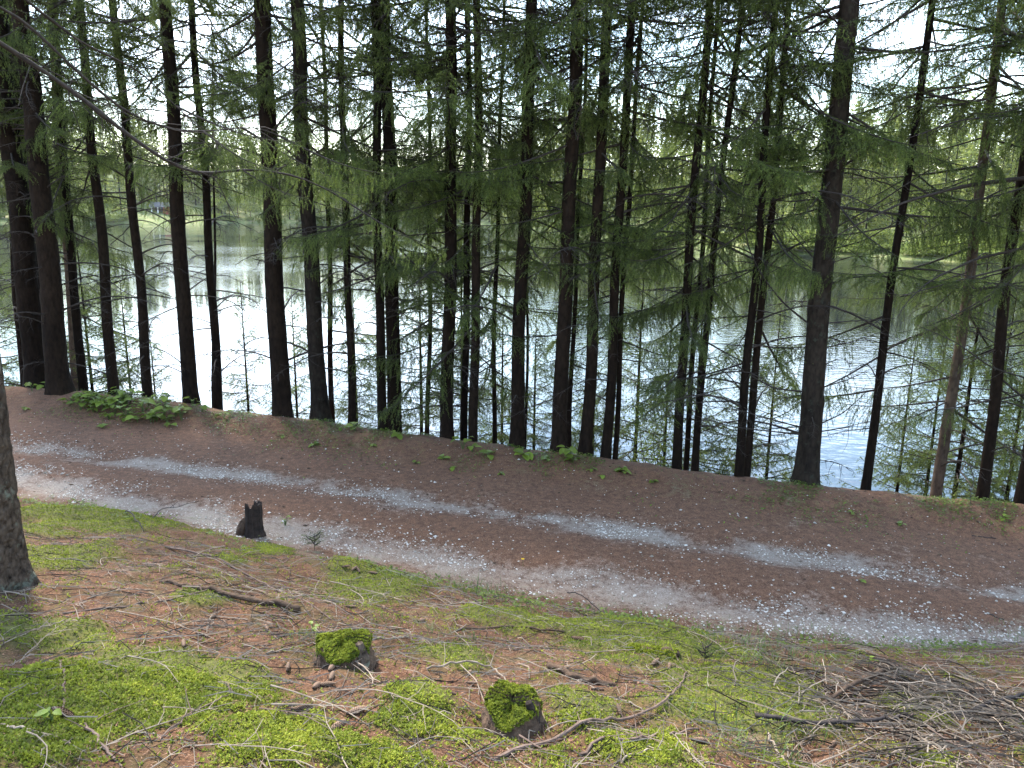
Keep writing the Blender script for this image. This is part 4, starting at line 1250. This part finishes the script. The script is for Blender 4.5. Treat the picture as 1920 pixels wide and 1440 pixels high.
S([(1150, 1440), (1230, 1415), (1300, 1430), (1370, 1440)], 0.010, 0.006, 'twig_pale', 'stick', 'pale stick in the litter below the brown branch', seed=30, twigs=6)
S([(1855, 1152), (1868, 1158), (1882, 1163)], 0.010, 0.008, 'twig_dark', 'stick', 'small dark stick lying alone between the wheel tracks', seed=31)
S([(1822, 1005), (1845, 1008), (1868, 1010)], 0.011, 0.008, 'twig_dark', 'stick', 'small dark stick lying on the bare verge beyond the wheel tracks', seed=32)

# loose twigs: a dozen shapes, copied; each twig is its own object
def twig_mesh(seed, L):
    rgk = np.random.default_rng(seed)
    n = 8
    t = np.linspace(0, 1, n)
    Q = np.stack([L * (t - 0.5), np.cumsum(rgk.normal(0, 0.014 * L, n)) + 0.10 * L * rgk.normal() * np.sin(PI * t), 0.006 + 0.05 * L * rgk.random() * np.sin(PI * t)], 1)
    mb = MB()
    V, Tt = tube(Q, np.linspace(0.0036, 0.0013, n) * rgk.uniform(0.7, 1.3), 5, wob=0.1, seed=seed)
    mb.add(V, Tt, 0)
    for k in range(int(2 + L * 12)):
        i_ = rgk.integers(1, n - 1); d = unit(Q[i_ + 1] - Q[i_]); sgn = rgk.choice([-1, 1])
        l2 = L * rgk.uniform(0.04, 0.2)
        dd = unit(d * 0.7 + np.cross(d, [0, 0, 1]) * sgn * rgk.uniform(0.4, 1) + np.array([0, 0, rgk.uniform(-0.1, 0.5)]))
        V, Tt = tube(np.array([Q[i_], Q[i_] + dd * l2 * 0.5, Q[i_] + (dd + rgk.normal(0, 0.25, 3)) * l2]), [0.0017, 0.0013, 0.0008], 3)
        mb.add(V, Tt, 0)
    return mb
TW = []
for k in range(12):
    TW.append(twig_mesh(300 + k, 0.22 + 0.045 * k).mesh('twig', [M[('twig_pale', 'twig_brown', 'twig_pale')[k % 3]]]))
rt = np.random.default_rng(9)
def bank_density(x, y):
    d = 0.45 + 0.9 * np.exp(-(((x - 1.5) / 0.9) ** 2 + ((y - 2.7) / 0.9) ** 2)) + 0.5 * np.exp(-(((x + 0.15) / 0.5) ** 2 + ((y - 2.8) / 0.6) ** 2)) + 0.5 * np.exp(-(((x + 1.3) / 0.6) ** 2 + ((y - 4.0) / 0.6) ** 2))
    d = d + 1.6 * sstep(1.2, 2.0, x) * sstep(4.6, 3.8, y)
    return d * (1 - 0.55 * moss_mask(x, y))
def align(o, x, y, az):
    e = 0.05
    nx, ny = (gz(x + e, y) - gz(x - e, y)) / (2 * e), (gz(x, y + e) - gz(x, y - e)) / (2 * e)
    N = Vector((-nx * 0.8, -ny * 0.8, 1)).normalized()
    X = Vector((math.cos(az), math.sin(az), 0)); X = (X - N * X.dot(N)).normalized(); Y = N.cross(X)
    m3 = Matrix((X, Y, N)).transposed()
    o.rotation_euler = m3.to_euler()
count = 0
while count < 280:
    x, y = rt.uniform(-4.2, 3.4), rt.uniform(1.7, 6.2)
    if abs(x) > 0.7 * y + 0.1 or y > toe_y(x) - 0.15: continue
    if rt.random() * 2.2 > bank_density(np.array([x]), np.array([y]))[0]: continue
    dry = rt.random() < 0.62
    me = TW[rt.choice([0, 2, 3, 5, 6, 8, 9, 11])] if dry else TW[rt.choice([1, 4, 7, 10])]
    o = link('twig', me, loc=(x, y, gz(x, y) + 0.003 + 0.012 * rt.random()), label='thin pale dry twig lying on the mossy bank' if dry else 'thin dark brown twig lying on the mossy bank',
             cat='twig', group='pale loose twigs' if dry else 'brown loose twigs')
    align(o, x, y, rt.normal(0.25, 1.0))
    s_ = rt.uniform(0.6, 1.15); o.scale = (s_, s_, s_)
    count += 1
# fine litter of broken twiglets and needles
def litter(name, n, lens, width, ymax, m, label, seed, dens=True, lift=0.02):
    rgk = np.random.default_rng(seed)
    x, y = rgk.uniform(-4.8, 4.2, n), rgk.uniform(1.6, ymax, n)
    ok = (np.abs(x) < 0.72 * y + 0.2)
    if dens: ok &= (y < toe_y(x) - 0.05) & (rgk.random(n) * 2.2 < bank_density(x, y))
    x, y = x[ok], y[ok]; n = len(x)
    az = rgk.normal(0.2, 1.1, n); L = lens * rgk.lognormal(0, 0.45, n)
    P = []
    for t in (-0.5, 0.0, 0.5):
        k = 0.10 * rgk.normal(size=n) * L
        xx, yy = x + np.cos(az) * L * t - np.sin(az) * k, y + np.sin(az) * L * t + np.cos(az) * k
        P.append(np.stack([xx, yy, ground_z(xx, yy) + 0.003 + lift * rgk.random(n) ** 2], 1))
    P = np.stack(P, 1)
    S_ = np.stack([-np.sin(az), np.cos(az), 0 * az], 1); U_ = np.array([0, 0, 1.0])
    w = width * rgk.uniform(0.6, 1.5, n)
    off = [(-0.5, -0.3), (0.5, -0.3), (0, 0.6)]
    V = np.stack([P + (S_[:, None] * a_ + U_ * b_) * w[:, None, None] for a_, b_ in off], 2)   # n,3pts,3sides,3
    base = (np.arange(n) * 9)[:, None]
    tr = []
    for seg in range(2):
        for q in range(3):
            a_, b_ = seg * 3 + q, seg * 3 + (q + 1) % 3
            tr += [[a_, b_, b_ + 3], [a_, b_ + 3, a_ + 3]]
    T_ = (np.array(tr)[None] + base[:, :, None]).reshape(-1, 3)
    va = np.repeat(np.clip(rgk.normal(0.52, 0.30, n), 0, 1), 9)
    link(name, make_mesh(name, V.reshape(-1, 3), T_, [M[m]], None, False, {'var': va}), label=label, cat='litter', kind='stuff')
M['litter_twig'] = plain_mat('litter_twigs', (0.02, 0.014, 0.010), (0.27, 0.21, 0.155), 60, 0.9, 0.1, attr=True)
litter('twig_litter', 34000, 0.075, 0.0022, 6.3, 'litter_twig', 'fine broken twigs strewn over the bank', 401, lift=0.025)
litter('stick_litter', 9500, 0.20, 0.0034, 6.3, 'litter_twig', 'thin dead sticks strewn over the bank', 403, lift=0.04)
def needle_flakes(n, seed):
    rgk = np.random.default_rng(seed)
    x, y = rgk.uniform(-5.0, 4.4, n), 1.6 + 6.2 * rgk.random(n) ** 1.3
    ok = (np.abs(x) < 0.72 * y + 0.2) & (rgk.random(n) > 0.75 * moss_mask(x, y))
    x, y = x[ok], y[ok]; n = len(x)
    az = rgk.random(n) * 6.28; L = rgk.uniform(0.008, 0.022, n); w = 0.0011 * rgk.uniform(0.8, 1.8, n)
    P = np.stack([x, y, ground_z(x, y) + 0.002 + 0.006 * rgk.random(n)], 1)
    D = np.stack([np.cos(az), np.sin(az), rgk.uniform(-0.25, 0.4, n)], 1) * L[:, None]
    S_ = np.stack([-np.sin(az), np.cos(az), 0 * az], 1) * w[:, None]
    V = np.stack([P - S_, P + S_, P + D], 1).reshape(-1, 3)
    link('needle_litter', make_mesh('needle_litter', V, np.arange(len(V)).reshape(-1, 3), [M['litter']], None, False, {'var': np.repeat(np.clip(rgk.normal(0.55, 0.3, n), 0, 1), 3)}),
         label='reddish brown fallen needles covering the bank and road', cat='litter', kind='stuff')
needle_flakes(150000, 402)
def brush(seed, n):
    rgk = np.random.default_rng(seed)
    mb = MB()
    c0 = gp(1740, 1330)
    for k in range(n):
        x, y = c0[0] + rgk.normal(0, 0.55), c0[1] + rgk.normal(0, 0.5)
        if y > toe_y(x) - 0.1: continue
        L = rgk.uniform(0.15, 0.55); az = rgk.normal(2.7, 0.95)
        t = np.linspace(-0.5, 0.5, 5)
        bow = 0.06 * rgk.random() * np.cos(t * PI)
        xx, yy = x + np.cos(az) * L * t + rgk.normal(0, 0.008, 5), y + np.sin(az) * L * t + rgk.normal(0, 0.008, 5)
        zz = ground_z(xx, yy) + 0.008 + 0.045 * rgk.random() + bow * 0.7 + rgk.uniform(-0.06, 0.08) * t
        V, Tt = tube(np.stack([xx, yy, zz], 1), np.linspace(0.0034, 0.0014, 5) * rgk.uniform(0.7, 1.5), 3)
        mb.add(V, Tt, 0, float(np.clip(rgk.normal(0.5, 0.28), 0, 1)))
    link('brush_pile', mb.mesh('brush_pile', [M['litter_twig']]), label='tangled heap of thin dead branches at the road side of the bank', cat='brush', kind='stuff')
brush(411, 480)

# ------------------------------------------------------------------ cones
def cone_mesh(seed, L=0.105, r=0.0165):
    rgk = np.random.default_rng(seed)
    mb = MB()
    t = np.linspace(0, 1, 9)
    pr = r * np.sin(np.clip(t * 0.92 + 0.06, 0, 1) * PI) ** 0.55
    V, Tt = tube(np.stack([L * (t - 0.5), 0 * t, 0 * t], 1), pr * 0.9, 8, cap0=True)
    mb.add(V, Tt, 0, 0.1)
    for row in range(17):
        u = (row + 0.5) / 17
        R_ = r * math.sin(min(u * 0.92 + 0.06, 1) * PI) ** 0.55
        for k in range(8):
            th = (k + 0.5 * (row % 2)) * 2 * PI / 8
            c, s_ = math.cos(th), math.sin(th)
            x = L * (u - 0.5)
            out = np.array([0, c, s_]); tan = np.array([0, -s_, c])
            w = R_ * 0.42
            p0 = np.array([x, 0, 0]) + out * R_ * 0.85
            V = np.array([p0 - tan * w, p0 + tan * w, p0 + out * R_ * 0.28 + np.array([L * 0.075, 0, 0]) + tan * w * 0.7, p0 + out * R_ * 0.28 + np.array([L * 0.075, 0, 0]) - tan * w * 0.7])
            mb.add(V, [[0, 1, 2], [0, 2, 3]], 0, [0.15, 0.15, 0.75 + 0.2 * rgk.random(), 0.75])
    return mb.mesh('spruce_cone', [M['cone']])
CN = [cone_mesh(1, 0.108, 0.0145), cone_mesh(2, 0.092, 0.0118), cone_mesh(3, 0.078, 0.0112)]
CONES = [((632, 1368), 1.15, 0, 'pale fat cone lying tip to tip with another cone on needles'), ((668, 1338), 0.9, 0, 'browner cone lying tip to tip with a pale cone on needles'),
         ((624, 1238), 1.5, 1, 'upper cone of a column standing before the mossy stump'), ((622, 1256), 1.5, 1, 'middle cone of a column standing before the mossy stump'), ((622, 1272), 1.6, 2, 'lowest cone of a column standing before the mossy stump'),
         ((120, 1356), -0.3, 0, 'lone fat cone lying on moss among brown sticks'), ((1084, 1206), -0.5, 0, 'cone lying beside dead twigs near the mossy log'),
         ((593, 1290), 1.4, 2, 'upright dark cone on twigs below the mossy stump'), ((612, 1288), 0.4, 2, 'small dark cone lying on twigs below the mossy stump'), ((566, 1334), 0.1, 1, 'dark cone half buried in twigs near the lush moss'),
         ((1835, 1298), 0.5, 0, 'reddish cone lying in the brush pile'), ((1310, 1392), 0.2, 2, 'small round cone in the grass beside the brown branch')]
for (q, az, v, lab) in CONES:
    p = gp(*q)
    o = link('spruce_cone', CN[v], loc=p + np.array([0, 0, 0.013]), label=lab, cat='cone')
    align(o, p[0], p[1], az)
for q in ((845, 1306), (884, 1284), (658, 1140), (648, 1070), (664, 1073), (672, 1076), (790, 1166), (700, 1082), (1120, 1296), (1160, 1340), (880, 1265), (545, 1325), (380, 1192), (398, 1160), (1228, 1248), (1255, 1255), (540, 1255), (500, 1180), (720, 1142), (1620, 1375), (1690, 1385), (1560, 1400), (1390, 1180), (345, 1215)):
    p = gp(*q)
    o = link('spruce_cone', CN[1 + rt.integers(2)], loc=p + np.array([0, 0, 0.011]), label='weathered brown cone lying loose among twigs on the bank', cat='cone', group='loose cones on the bank')
    align(o, p[0], p[1], rt.random() * 3.1)
    s_ = rt.uniform(0.7, 1.0); o.scale = (s_, s_, s_)

# ------------------------------------------------------------------ grass
def blades(n_t, seed):
    rgk = np.random.default_rng(seed)
    VV, TT, AA = [], [], []
    tufts = []
    for (px_, py_, n, sp_, h) in ((900, 1118, 60, 0.16, 0.12), (935, 1112, 50, 0.14, 0.11), (870, 1090, 30, 0.14, 0.08), (1430, 1216, 90, 0.16, 0.13), (1420, 1250, 70, 0.12, 0.12), (1500, 1192, 60, 0.2, 0.09), (1395, 1192, 45, 0.16, 0.08),
                               (690, 1062, 30, 0.14, 0.07), (770, 1092, 40, 0.18, 0.08), (575, 1200, 40, 0.08, 0.07), (745, 1168, 40, 0.12, 0.08), (1260, 1168, 40, 0.2, 0.08), (1555, 1250, 50, 0.1, 0.10), (1440, 1360, 90, 0.2, 0.10),
                               (1390, 1400, 60, 0.15, 0.09), (1900, 1195, 30, 0.2, 0.08), (1600, 1205, 40, 0.2, 0.07), (1440, 1412, 40, 0.12, 0.09), (830, 1195, 25, 0.1, 0.07), (1180, 1160, 30, 0.2, 0.07), (1010, 1150, 25, 0.15, 0.06),
                               (1350, 1205, 60, 0.2, 0.08), (1460, 1240, 60, 0.15, 0.10)):
        c = gp(px_, py_)
        tufts += [(c[0] + rgk.normal(0, sp_), c[1] + rgk.normal(0, sp_ * 0.7), h * rgk.uniform(0.5, 1.3)) for _ in range(n)]
    for k in range(1500):                                # thin grass along the road's far verge
        x = rgk.uniform(-7.5, 6); y = edge_y(x) - 0.15 - abs(rgk.normal(0, 0.35))
        if fbm(np.array([x * 1.6]), np.array([y * 1.6]), 15)[0] < 0.52: continue
        tufts.append((x, float(y), rgk.uniform(0.02, 0.09)))
    for k in range(260):                                 # sedge at the waterline
        x = rgk.uniform(1.5, 6.0); y = edge_y(x) + rgk.uniform(2.2, 3.2)
        tufts.append((x, float(y), rgk.uniform(0.4, 0.95)))
    A = np.array(tufts); n = len(A)
    az = rgk.random(n) * 6.28; h = A[:, 2]; bend = rgk.uniform(0.3, 1.1, n)
    z0 = ground_z(A[:, 0], A[:, 1]) - 0.005
    P = []
    for t in (0, 0.35, 0.7, 1.0):
        r_ = h * bend * t ** 2 * 0.8
        P.append(np.stack([A[:, 0] + np.cos(az) * r_, A[:, 1] + np.sin(az) * r_, z0 + h * (t - 0.3 * bend * t ** 2)], 1))
    S_ = np.stack([-np.sin(az), np.cos(az), 0 * az], 1) * np.where(h > 0.3, 0.004, 0.0019)[:, None]
    V = np.stack([P[0] - S_, P[0] + S_, P[1] - S_, P[1] + S_, P[2] - S_ * 0.7, P[2] + S_ * 0.7, P[3]], 1).reshape(-1, 3)
    b_ = (np.arange(n) * 7)[:, None, None]
    T_ = (np.array([[0, 1, 3], [0, 3, 2], [2, 3, 5], [2, 5, 4], [4, 5, 6]])[None] + b_).reshape(-1, 3)
    va = np.repeat(np.clip(rgk.normal(0.5, 0.25, n), 0, 1), 7)
    link('grass', make_mesh('grass', V, T_, [M['grass']], None, False, {'var': va}), label='thin green grass tufts along both sides of the road', cat='grass', kind='stuff')
blades(0, 501)

# ------------------------------------------------------------------ leafy plants on the verge
def leaf_mesh(seed, L, W):
    rgk = np.random.default_rng(seed)
    t = np.array([0, 0.12, 0.35, 0.62, 0.85, 1.0]); w = np.array([0.12, 0.75, 1.0, 0.8, 0.4, 0]) * W / 2
    mid = np.stack([L * t, 0 * t, 0.12 * L * np.sin(t * 2.2) - 0.1 * L * t], 1)
    Lf, Rt = mid + np.stack([0 * t - 0.06 * L * (t < 0.2), w, 0.28 * w], 1), mid + np.stack([0 * t - 0.06 * L * (t < 0.2), -w, 0.28 * w], 1)
    V = np.vstack([mid, Lf, Rt]); T_ = []
    for k in range(5):
        T_ += [[k, k + 1, 7 + k], [k, 7 + k, 6 + k], [k, 13 + k, k + 1], [k, 12 + k, 13 + k]]
    return make_mesh('leaf', V, T_, [M['leaf']], None, True, {'var': np.full(len(V), rgk.uniform(0.5, 1.0))})
LEAF = [leaf_mesh(k, 0.085 + 0.012 * k, 0.075 + 0.01 * k) for k in range(5)]
def leafy_plant(p, n, h, label, group, seed, lsc=1.0):
    rgk = np.random.default_rng(seed)
    root = link('leafy_plant', None, loc=p, label=label, cat='plant', group=group)
    mb = MB()
    ends = []
    for k in range(n):
        az = rgk.random() * 6.28; hh = h * rgk.uniform(0.5, 1.1); o_ = rgk.uniform(0.02, 0.12) * (h / 0.2)
        e = np.array([math.cos(az) * o_, math.sin(az) * o_, hh])
        V, Tt = tube(np.array([[0, 0, -0.02], e * np.array([0.35, 0.35, 0.6]), e]), [0.003, 0.0024, 0.0018], 4)
        mb.add(V, Tt, 0)
        ends.append((e, az))
    link('stem', mb.mesh('stem', [M['stem']]), root)
    for e, az in ends:
        l_ = link('leaf', LEAF[rgk.integers(5)], root, loc=e)
        l_.rotation_euler = (rgk.uniform(-0.3, 0.3), rgk.uniform(-0.1, 0.5), az + rgk.uniform(-0.6, 0.6))
        s_ = lsc * rgk.uniform(0.6, 1.2); l_.scale = (s_, s_, s_)
PL = 'broad leaved green plant in the thick clump on the verge below the trunks'
k = 0
rp_ = np.random.default_rng(66)
while k < 46:
    px_, py_ = rp_.uniform(132, 345), rp_.uniform(748, 796)
    if abs(py_ - (758 + (px_ - 130) * 0.13)) > 20 * math.sqrt(max(0.05, 1 - ((px_ - 230) / 125) ** 2)): continue
    leafy_plant(gp(px_, py_), int(rp_.integers(5, 9)), rp_.uniform(0.08, 0.26), PL, 'leafy plants in the verge clump', 600 + k)
    k += 1
SPOT = 'small broad leaved plant standing singly on the needle covered verge'
for k, (px_, py_, n, h, sc_) in enumerate(((60, 734, 5, 0.14, 1.0), (86, 735, 6, 0.14, 1.0), (45, 770, 5, 0.06, 0.8), (362, 762, 6, 0.16, 0.9), (380, 772, 6, 0.14, 0.9), (420, 785, 7, 0.12, 0.8), (640, 808, 5, 0.08, 0.9), (665, 808, 7, 0.10, 0.9),
        (745, 818, 5, 0.06, 0.9), (590, 836, 4, 0.03, 0.9), (830, 862, 4, 0.04, 1.1), (868, 842, 7, 0.20, 0.9), (885, 848, 7, 0.10, 0.9), (915, 858, 6, 0.07, 1.0), (985, 858, 6, 0.08, 1.0), (1024, 866, 6, 0.07, 1.1), (1065, 856, 6, 0.12, 1.0), (1075, 866, 5, 0.06, 1.0),
        (1165, 885, 5, 0.07, 0.9), (1170, 888, 5, 0.05, 1.0), (1130, 895, 4, 0.03, 0.7), (700, 838, 5, 0.03, 0.6), (780, 870, 4, 0.03, 0.6), (940, 890, 5, 0.03, 0.6), (1225, 905, 5, 0.03, 0.6), (320, 800, 4, 0.05, 0.9), (195, 802, 4, 0.04, 1.0), (530, 820, 5, 0.04, 0.6),
        (1110, 885, 5, 0.05, 0.7), (850, 880, 5, 0.03, 0.6), (1690, 985, 5, 0.03, 0.6), (1600, 965, 5, 0.03, 0.6), (1880, 975, 5, 0.05, 0.7))):
    leafy_plant(gp(px_, py_), n, h, SPOT, 'single plants on the verge', 700 + k, sc_)
for k, (px_, py_, n, h, sc_, lab) in enumerate(((535, 985, 8, 0.10, 0.28, 'pale wispy small leaved plant growing beside the black stump'), (587, 1185, 5, 0.05, 0.3, 'tiny green plant behind the mossy stump'),
        (1628, 1250, 2, 0.06, 0.45, 'single bright green leaf on a thin stem in the brush pile'), (100, 1365, 5, 0.05, 0.4, 'small grey green sprig growing beside the lone fat cone'), (1614, 1092, 3, 0.02, 0.5, 'small green sprout growing between the wheel tracks'))):
    leafy_plant(gp(px_, py_), n, h, lab, None, 800 + k, sc_)

# leafy shrubs at the water's edge
def shrub(px_, behind, h, lab, seed):
    rgk = np.random.default_rng(seed)
    d1 = ray(px_, 880); Y = 9.0
    for _ in range(30):
        Y = float(edge_y(d1[0] / d1[1] * Y)) + behind
    x = d1[0] / d1[1] * Y
    root = link('leafy_shrub', None, loc=(x, Y, float(terrain(x, Y))), label=lab, cat='shrub')
    mb, ml = MB(), MB()
    for k in range(7):
        az = rgk.random() * 6.28; d = np.array([math.cos(az) * 0.3, math.sin(az) * 0.3, 1.0])
        ps = [np.array([0, 0, -0.1])]
        for s_ in range(7):
            d = unit(d + rgk.normal(0, 0.12, 3)); ps.append(ps[-1] + d * h * rgk.uniform(0.7, 1.1) / 7)
        ps = np.array(ps)
        V, Tt = tube(ps, np.linspace(0.009, 0.002, 8), 4); mb.add(V, Tt, 0)
        m = 70
        f = rgk.uniform(2, 7, m); i0 = f.astype(int).clip(0, 6)
        p = ps[i0] + (ps[i0 + 1] - ps[i0]) * (f - i0)[:, None] + rgk.normal(0, 0.07, (m, 3))
        a_ = unit(rgk.normal(size=(m, 3)) + np.array([0, 0, -0.2])) * 0.045; b_ = unit(np.cross(a_, rgk.normal(size=(m, 3)))) * 0.016
        V = np.stack([p, p + a_ * 0.5 + b_, p + a_, p + a_ * 0.5 - b_], 1).reshape(-1, 3); q = np.arange(m) * 4
        ml.add(V, np.concatenate([np.stack([q, q + 1, q + 2], 1), np.stack([q, q + 2, q + 3], 1)]), 0, np.repeat(np.clip(rgk.normal(0.8, 0.2, m), 0, 1), 4))
    link('stems', mb.mesh('stems', [M['twig']]), root)
    link('foliage', ml.mesh('foliage', [M['leaf']]), root)
shrub(1352, 2.2, 1.5, 'light green leafy shrub at the water beside the paired slim spruces', 91)
shrub(1232, 1.6, 2.2, 'thin leafy birch sapling in the gap of the spruce row', 92)
shrub(1330, 2.8, 1.3, 'small light green leafy shrub low at the water behind a leaning spruce', 93)
shrub(640, 2.6, 1.2, 'light green leafy shrub at the water behind the grey scaly spruce', 94)

# yellow flower between the tracks, spruce seedlings on the bank
fp = gp(980, 1062)
fl_ = link('yellow_flower', None, loc=fp, label='single yellow flower at the edge of the wheel track', cat='flower')
V, Tt = tube(np.array([[0, 0, -0.01], [0.004, 0, 0.04], [0.002, 0, 0.075]]), [0.0016, 0.0014, 0.0012], 4)
link('stem', make_mesh('stem', V, Tt, [M['stem']]), fl_)
PV, PT = [], []
for k in range(10):
    a_ = k * 0.628
    PV += [(0.002, 0, 0.074), (0.014 * math.cos(a_ - 0.2), 0.014 * math.sin(a_ - 0.2), 0.082), (0.018 * math.cos(a_), 0.018 * math.sin(a_), 0.08), (0.014 * math.cos(a_ + 0.2), 0.014 * math.sin(a_ + 0.2), 0.082)]
    PT += [[4 * k, 4 * k + 1, 4 * k + 2], [4 * k, 4 * k + 2, 4 * k + 3]]
link('petals', make_mesh('petals', np.array(PV), np.array(PT), [M['yellow']]), fl_)
for k, (px_, py_, h, lab) in enumerate(((590, 1032, 0.16, 'tiny light green spruce seedling growing beside the road edge twigs'), (1320, 1248, 0.13, 'tiny bluish spruce seedling growing in moss near the mossy log'))):
    p = gp(px_, py_)
    root = link('spruce_seedling', None, loc=p, label=lab, cat='seedling')
    mb = MB()
    V, Tt = tube(np.array([[0, 0, -0.02], [0, 0, h]]), [0.003, 0.0015], 5); mb.add(V, Tt, 0)
    for q in range(9):
        live_branch(h * rt.uniform(0.35, 0.6), 900 + q + 20 * k, hang=0.1, droop=-0.1, sp2=0.05, nstep=0.0022, nl=0.009, nw=0.002, bare=0.05, wide=0.2, mb=mb, X=rot_x(q * 2.4, 0.3, np.array([0, 0, h * (0.35 + 0.07 * q)])))
    link('crown', mb.mesh('crown', [M['twig'], M['needle']]), root)

# small ground cover along the verge and the foot of the bank
def ground_cover(n, seed):
    rgk = np.random.default_rng(seed)
    x = rgk.uniform(-7.5, 6.2, n)
    far = rgk.random(n) < 0.7
    y = np.where(far, edge_y(x) - 0.1 - np.abs(rgk.normal(0, 0.55, n)), toe_y(x) - rgk.uniform(-0.15, 0.8, n))
    ok = fbm(x * 1.9, y * 1.9, 25) + 0.12 * (fbm(x * 9, y * 9, 26) - 0.5) > 0.53
    x, y = x[ok], y[ok]; n = len(x)
    az = rgk.random(n) * 6.28; L = rgk.uniform(0.012, 0.04, n)
    P = np.stack([x, y, ground_z(x, y) + rgk.uniform(0.0, 0.035, n)], 1)
    D = np.stack([np.cos(az), np.sin(az), rgk.uniform(-0.1, 0.6, n)], 1) * L[:, None]
    S_ = np.stack([-np.sin(az), np.cos(az), rgk.uniform(-0.3, 0.3, n)], 1) * (L * 0.33)[:, None]
    V = np.stack([P, P + D * 0.5 + S_, P + D, P + D * 0.5 - S_], 1).reshape(-1, 3)
    q = np.arange(n) * 4
    T_ = np.concatenate([np.stack([q, q + 1, q + 2], 1), np.stack([q, q + 2, q + 3], 1)])
    link('ground_cover', make_mesh('ground_cover', V, T_, [M['leaf']], None, False, {'var': np.repeat(np.clip(rgk.normal(0.3, 0.25, n), 0, 1), 4)}),
         label='low green creeping plants dotted along the verge', cat='ground cover', kind='stuff')
    m = 1500                                            # dark crumbs of bark and cone on the road
    x = rgk.uniform(-7.5, 6.2, m); y = toe_y(x) + (edge_y(x) - toe_y(x)) * rgk.random(m) ** 0.6
    s_ = np.clip(rgk.lognormal(-5.0, 0.4, m), 0.004, 0.018)
    V = OCT[None] * s_[:, None, None] * rgk.uniform(0.5, 1.6, (m, 6, 1)) * np.array([1.6, 0.8, 0.7]) + np.stack([x, y, ground_z(x, y) + s_ * 0.3], -1)[:, None]
    T_ = (OT[None] + (np.arange(m) * 6)[:, None, None]).reshape(-1, 3)
    link('bark_crumbs', make_mesh('bark_crumbs', V.reshape(-1, 3), T_, [M['rotbrown']]), label='dark crumbs of bark and cone on the road', cat='litter', kind='stuff')
ground_cover(30000, 77)

# unseen spruces added uphill of the bank to cut sky light and darken trunks
for k, (x, y) in enumerate(((-2.8, -5.6), (3.2, -4.8), (8.6, -2.6), (-9.0, 1.0))):
    root = link('spruce_tree', None, loc=(x, y, float(terrain(x, y))), label='unseen tall spruce added uphill of the mossy bank to block sky light', cat='tree', group='unseen spruces added uphill of the bank')
    tm = trunk_mesh(18.0, 0.15, (0.0, 0.0), 950 + k, M['bark'])[0]
    link('trunk', tm, root)
    c = link('crown', CROWNS[k % 3], root, loc=(0, 0, 4.6))
    c.scale = (1.2, 1.2, 1.34); c.rotation_euler = (0, 0, k * 1.3)

# ------------------------------------------------------------------ bright summer air over the lake
def haze():
    V, Q = box(-1500, 1500, -60, 1400, -6.0, 75.0)
    m = bpy.data.materials.new('haze')
    m.use_nodes = True
    n, l = m.node_tree.nodes, m.node_tree.links
    n.clear()
    out = n.new('ShaderNodeOutputMaterial')
    pv = n.new('ShaderNodeVolumePrincipled')
    pv.inputs['Color'].default_value = (0.95, 0.97, 1.0, 1)
    pv.inputs['Density'].default_value = 0.00007
    pv.inputs['Anisotropy'].default_value = 0.35
    l.new(pv.outputs[0], out.inputs['Volume'])
    link('haze', make_mesh('haze', V, Q, [m]), label='thin bright haze over the lake and the wood behind it', cat='haze', kind='stuff')
haze()
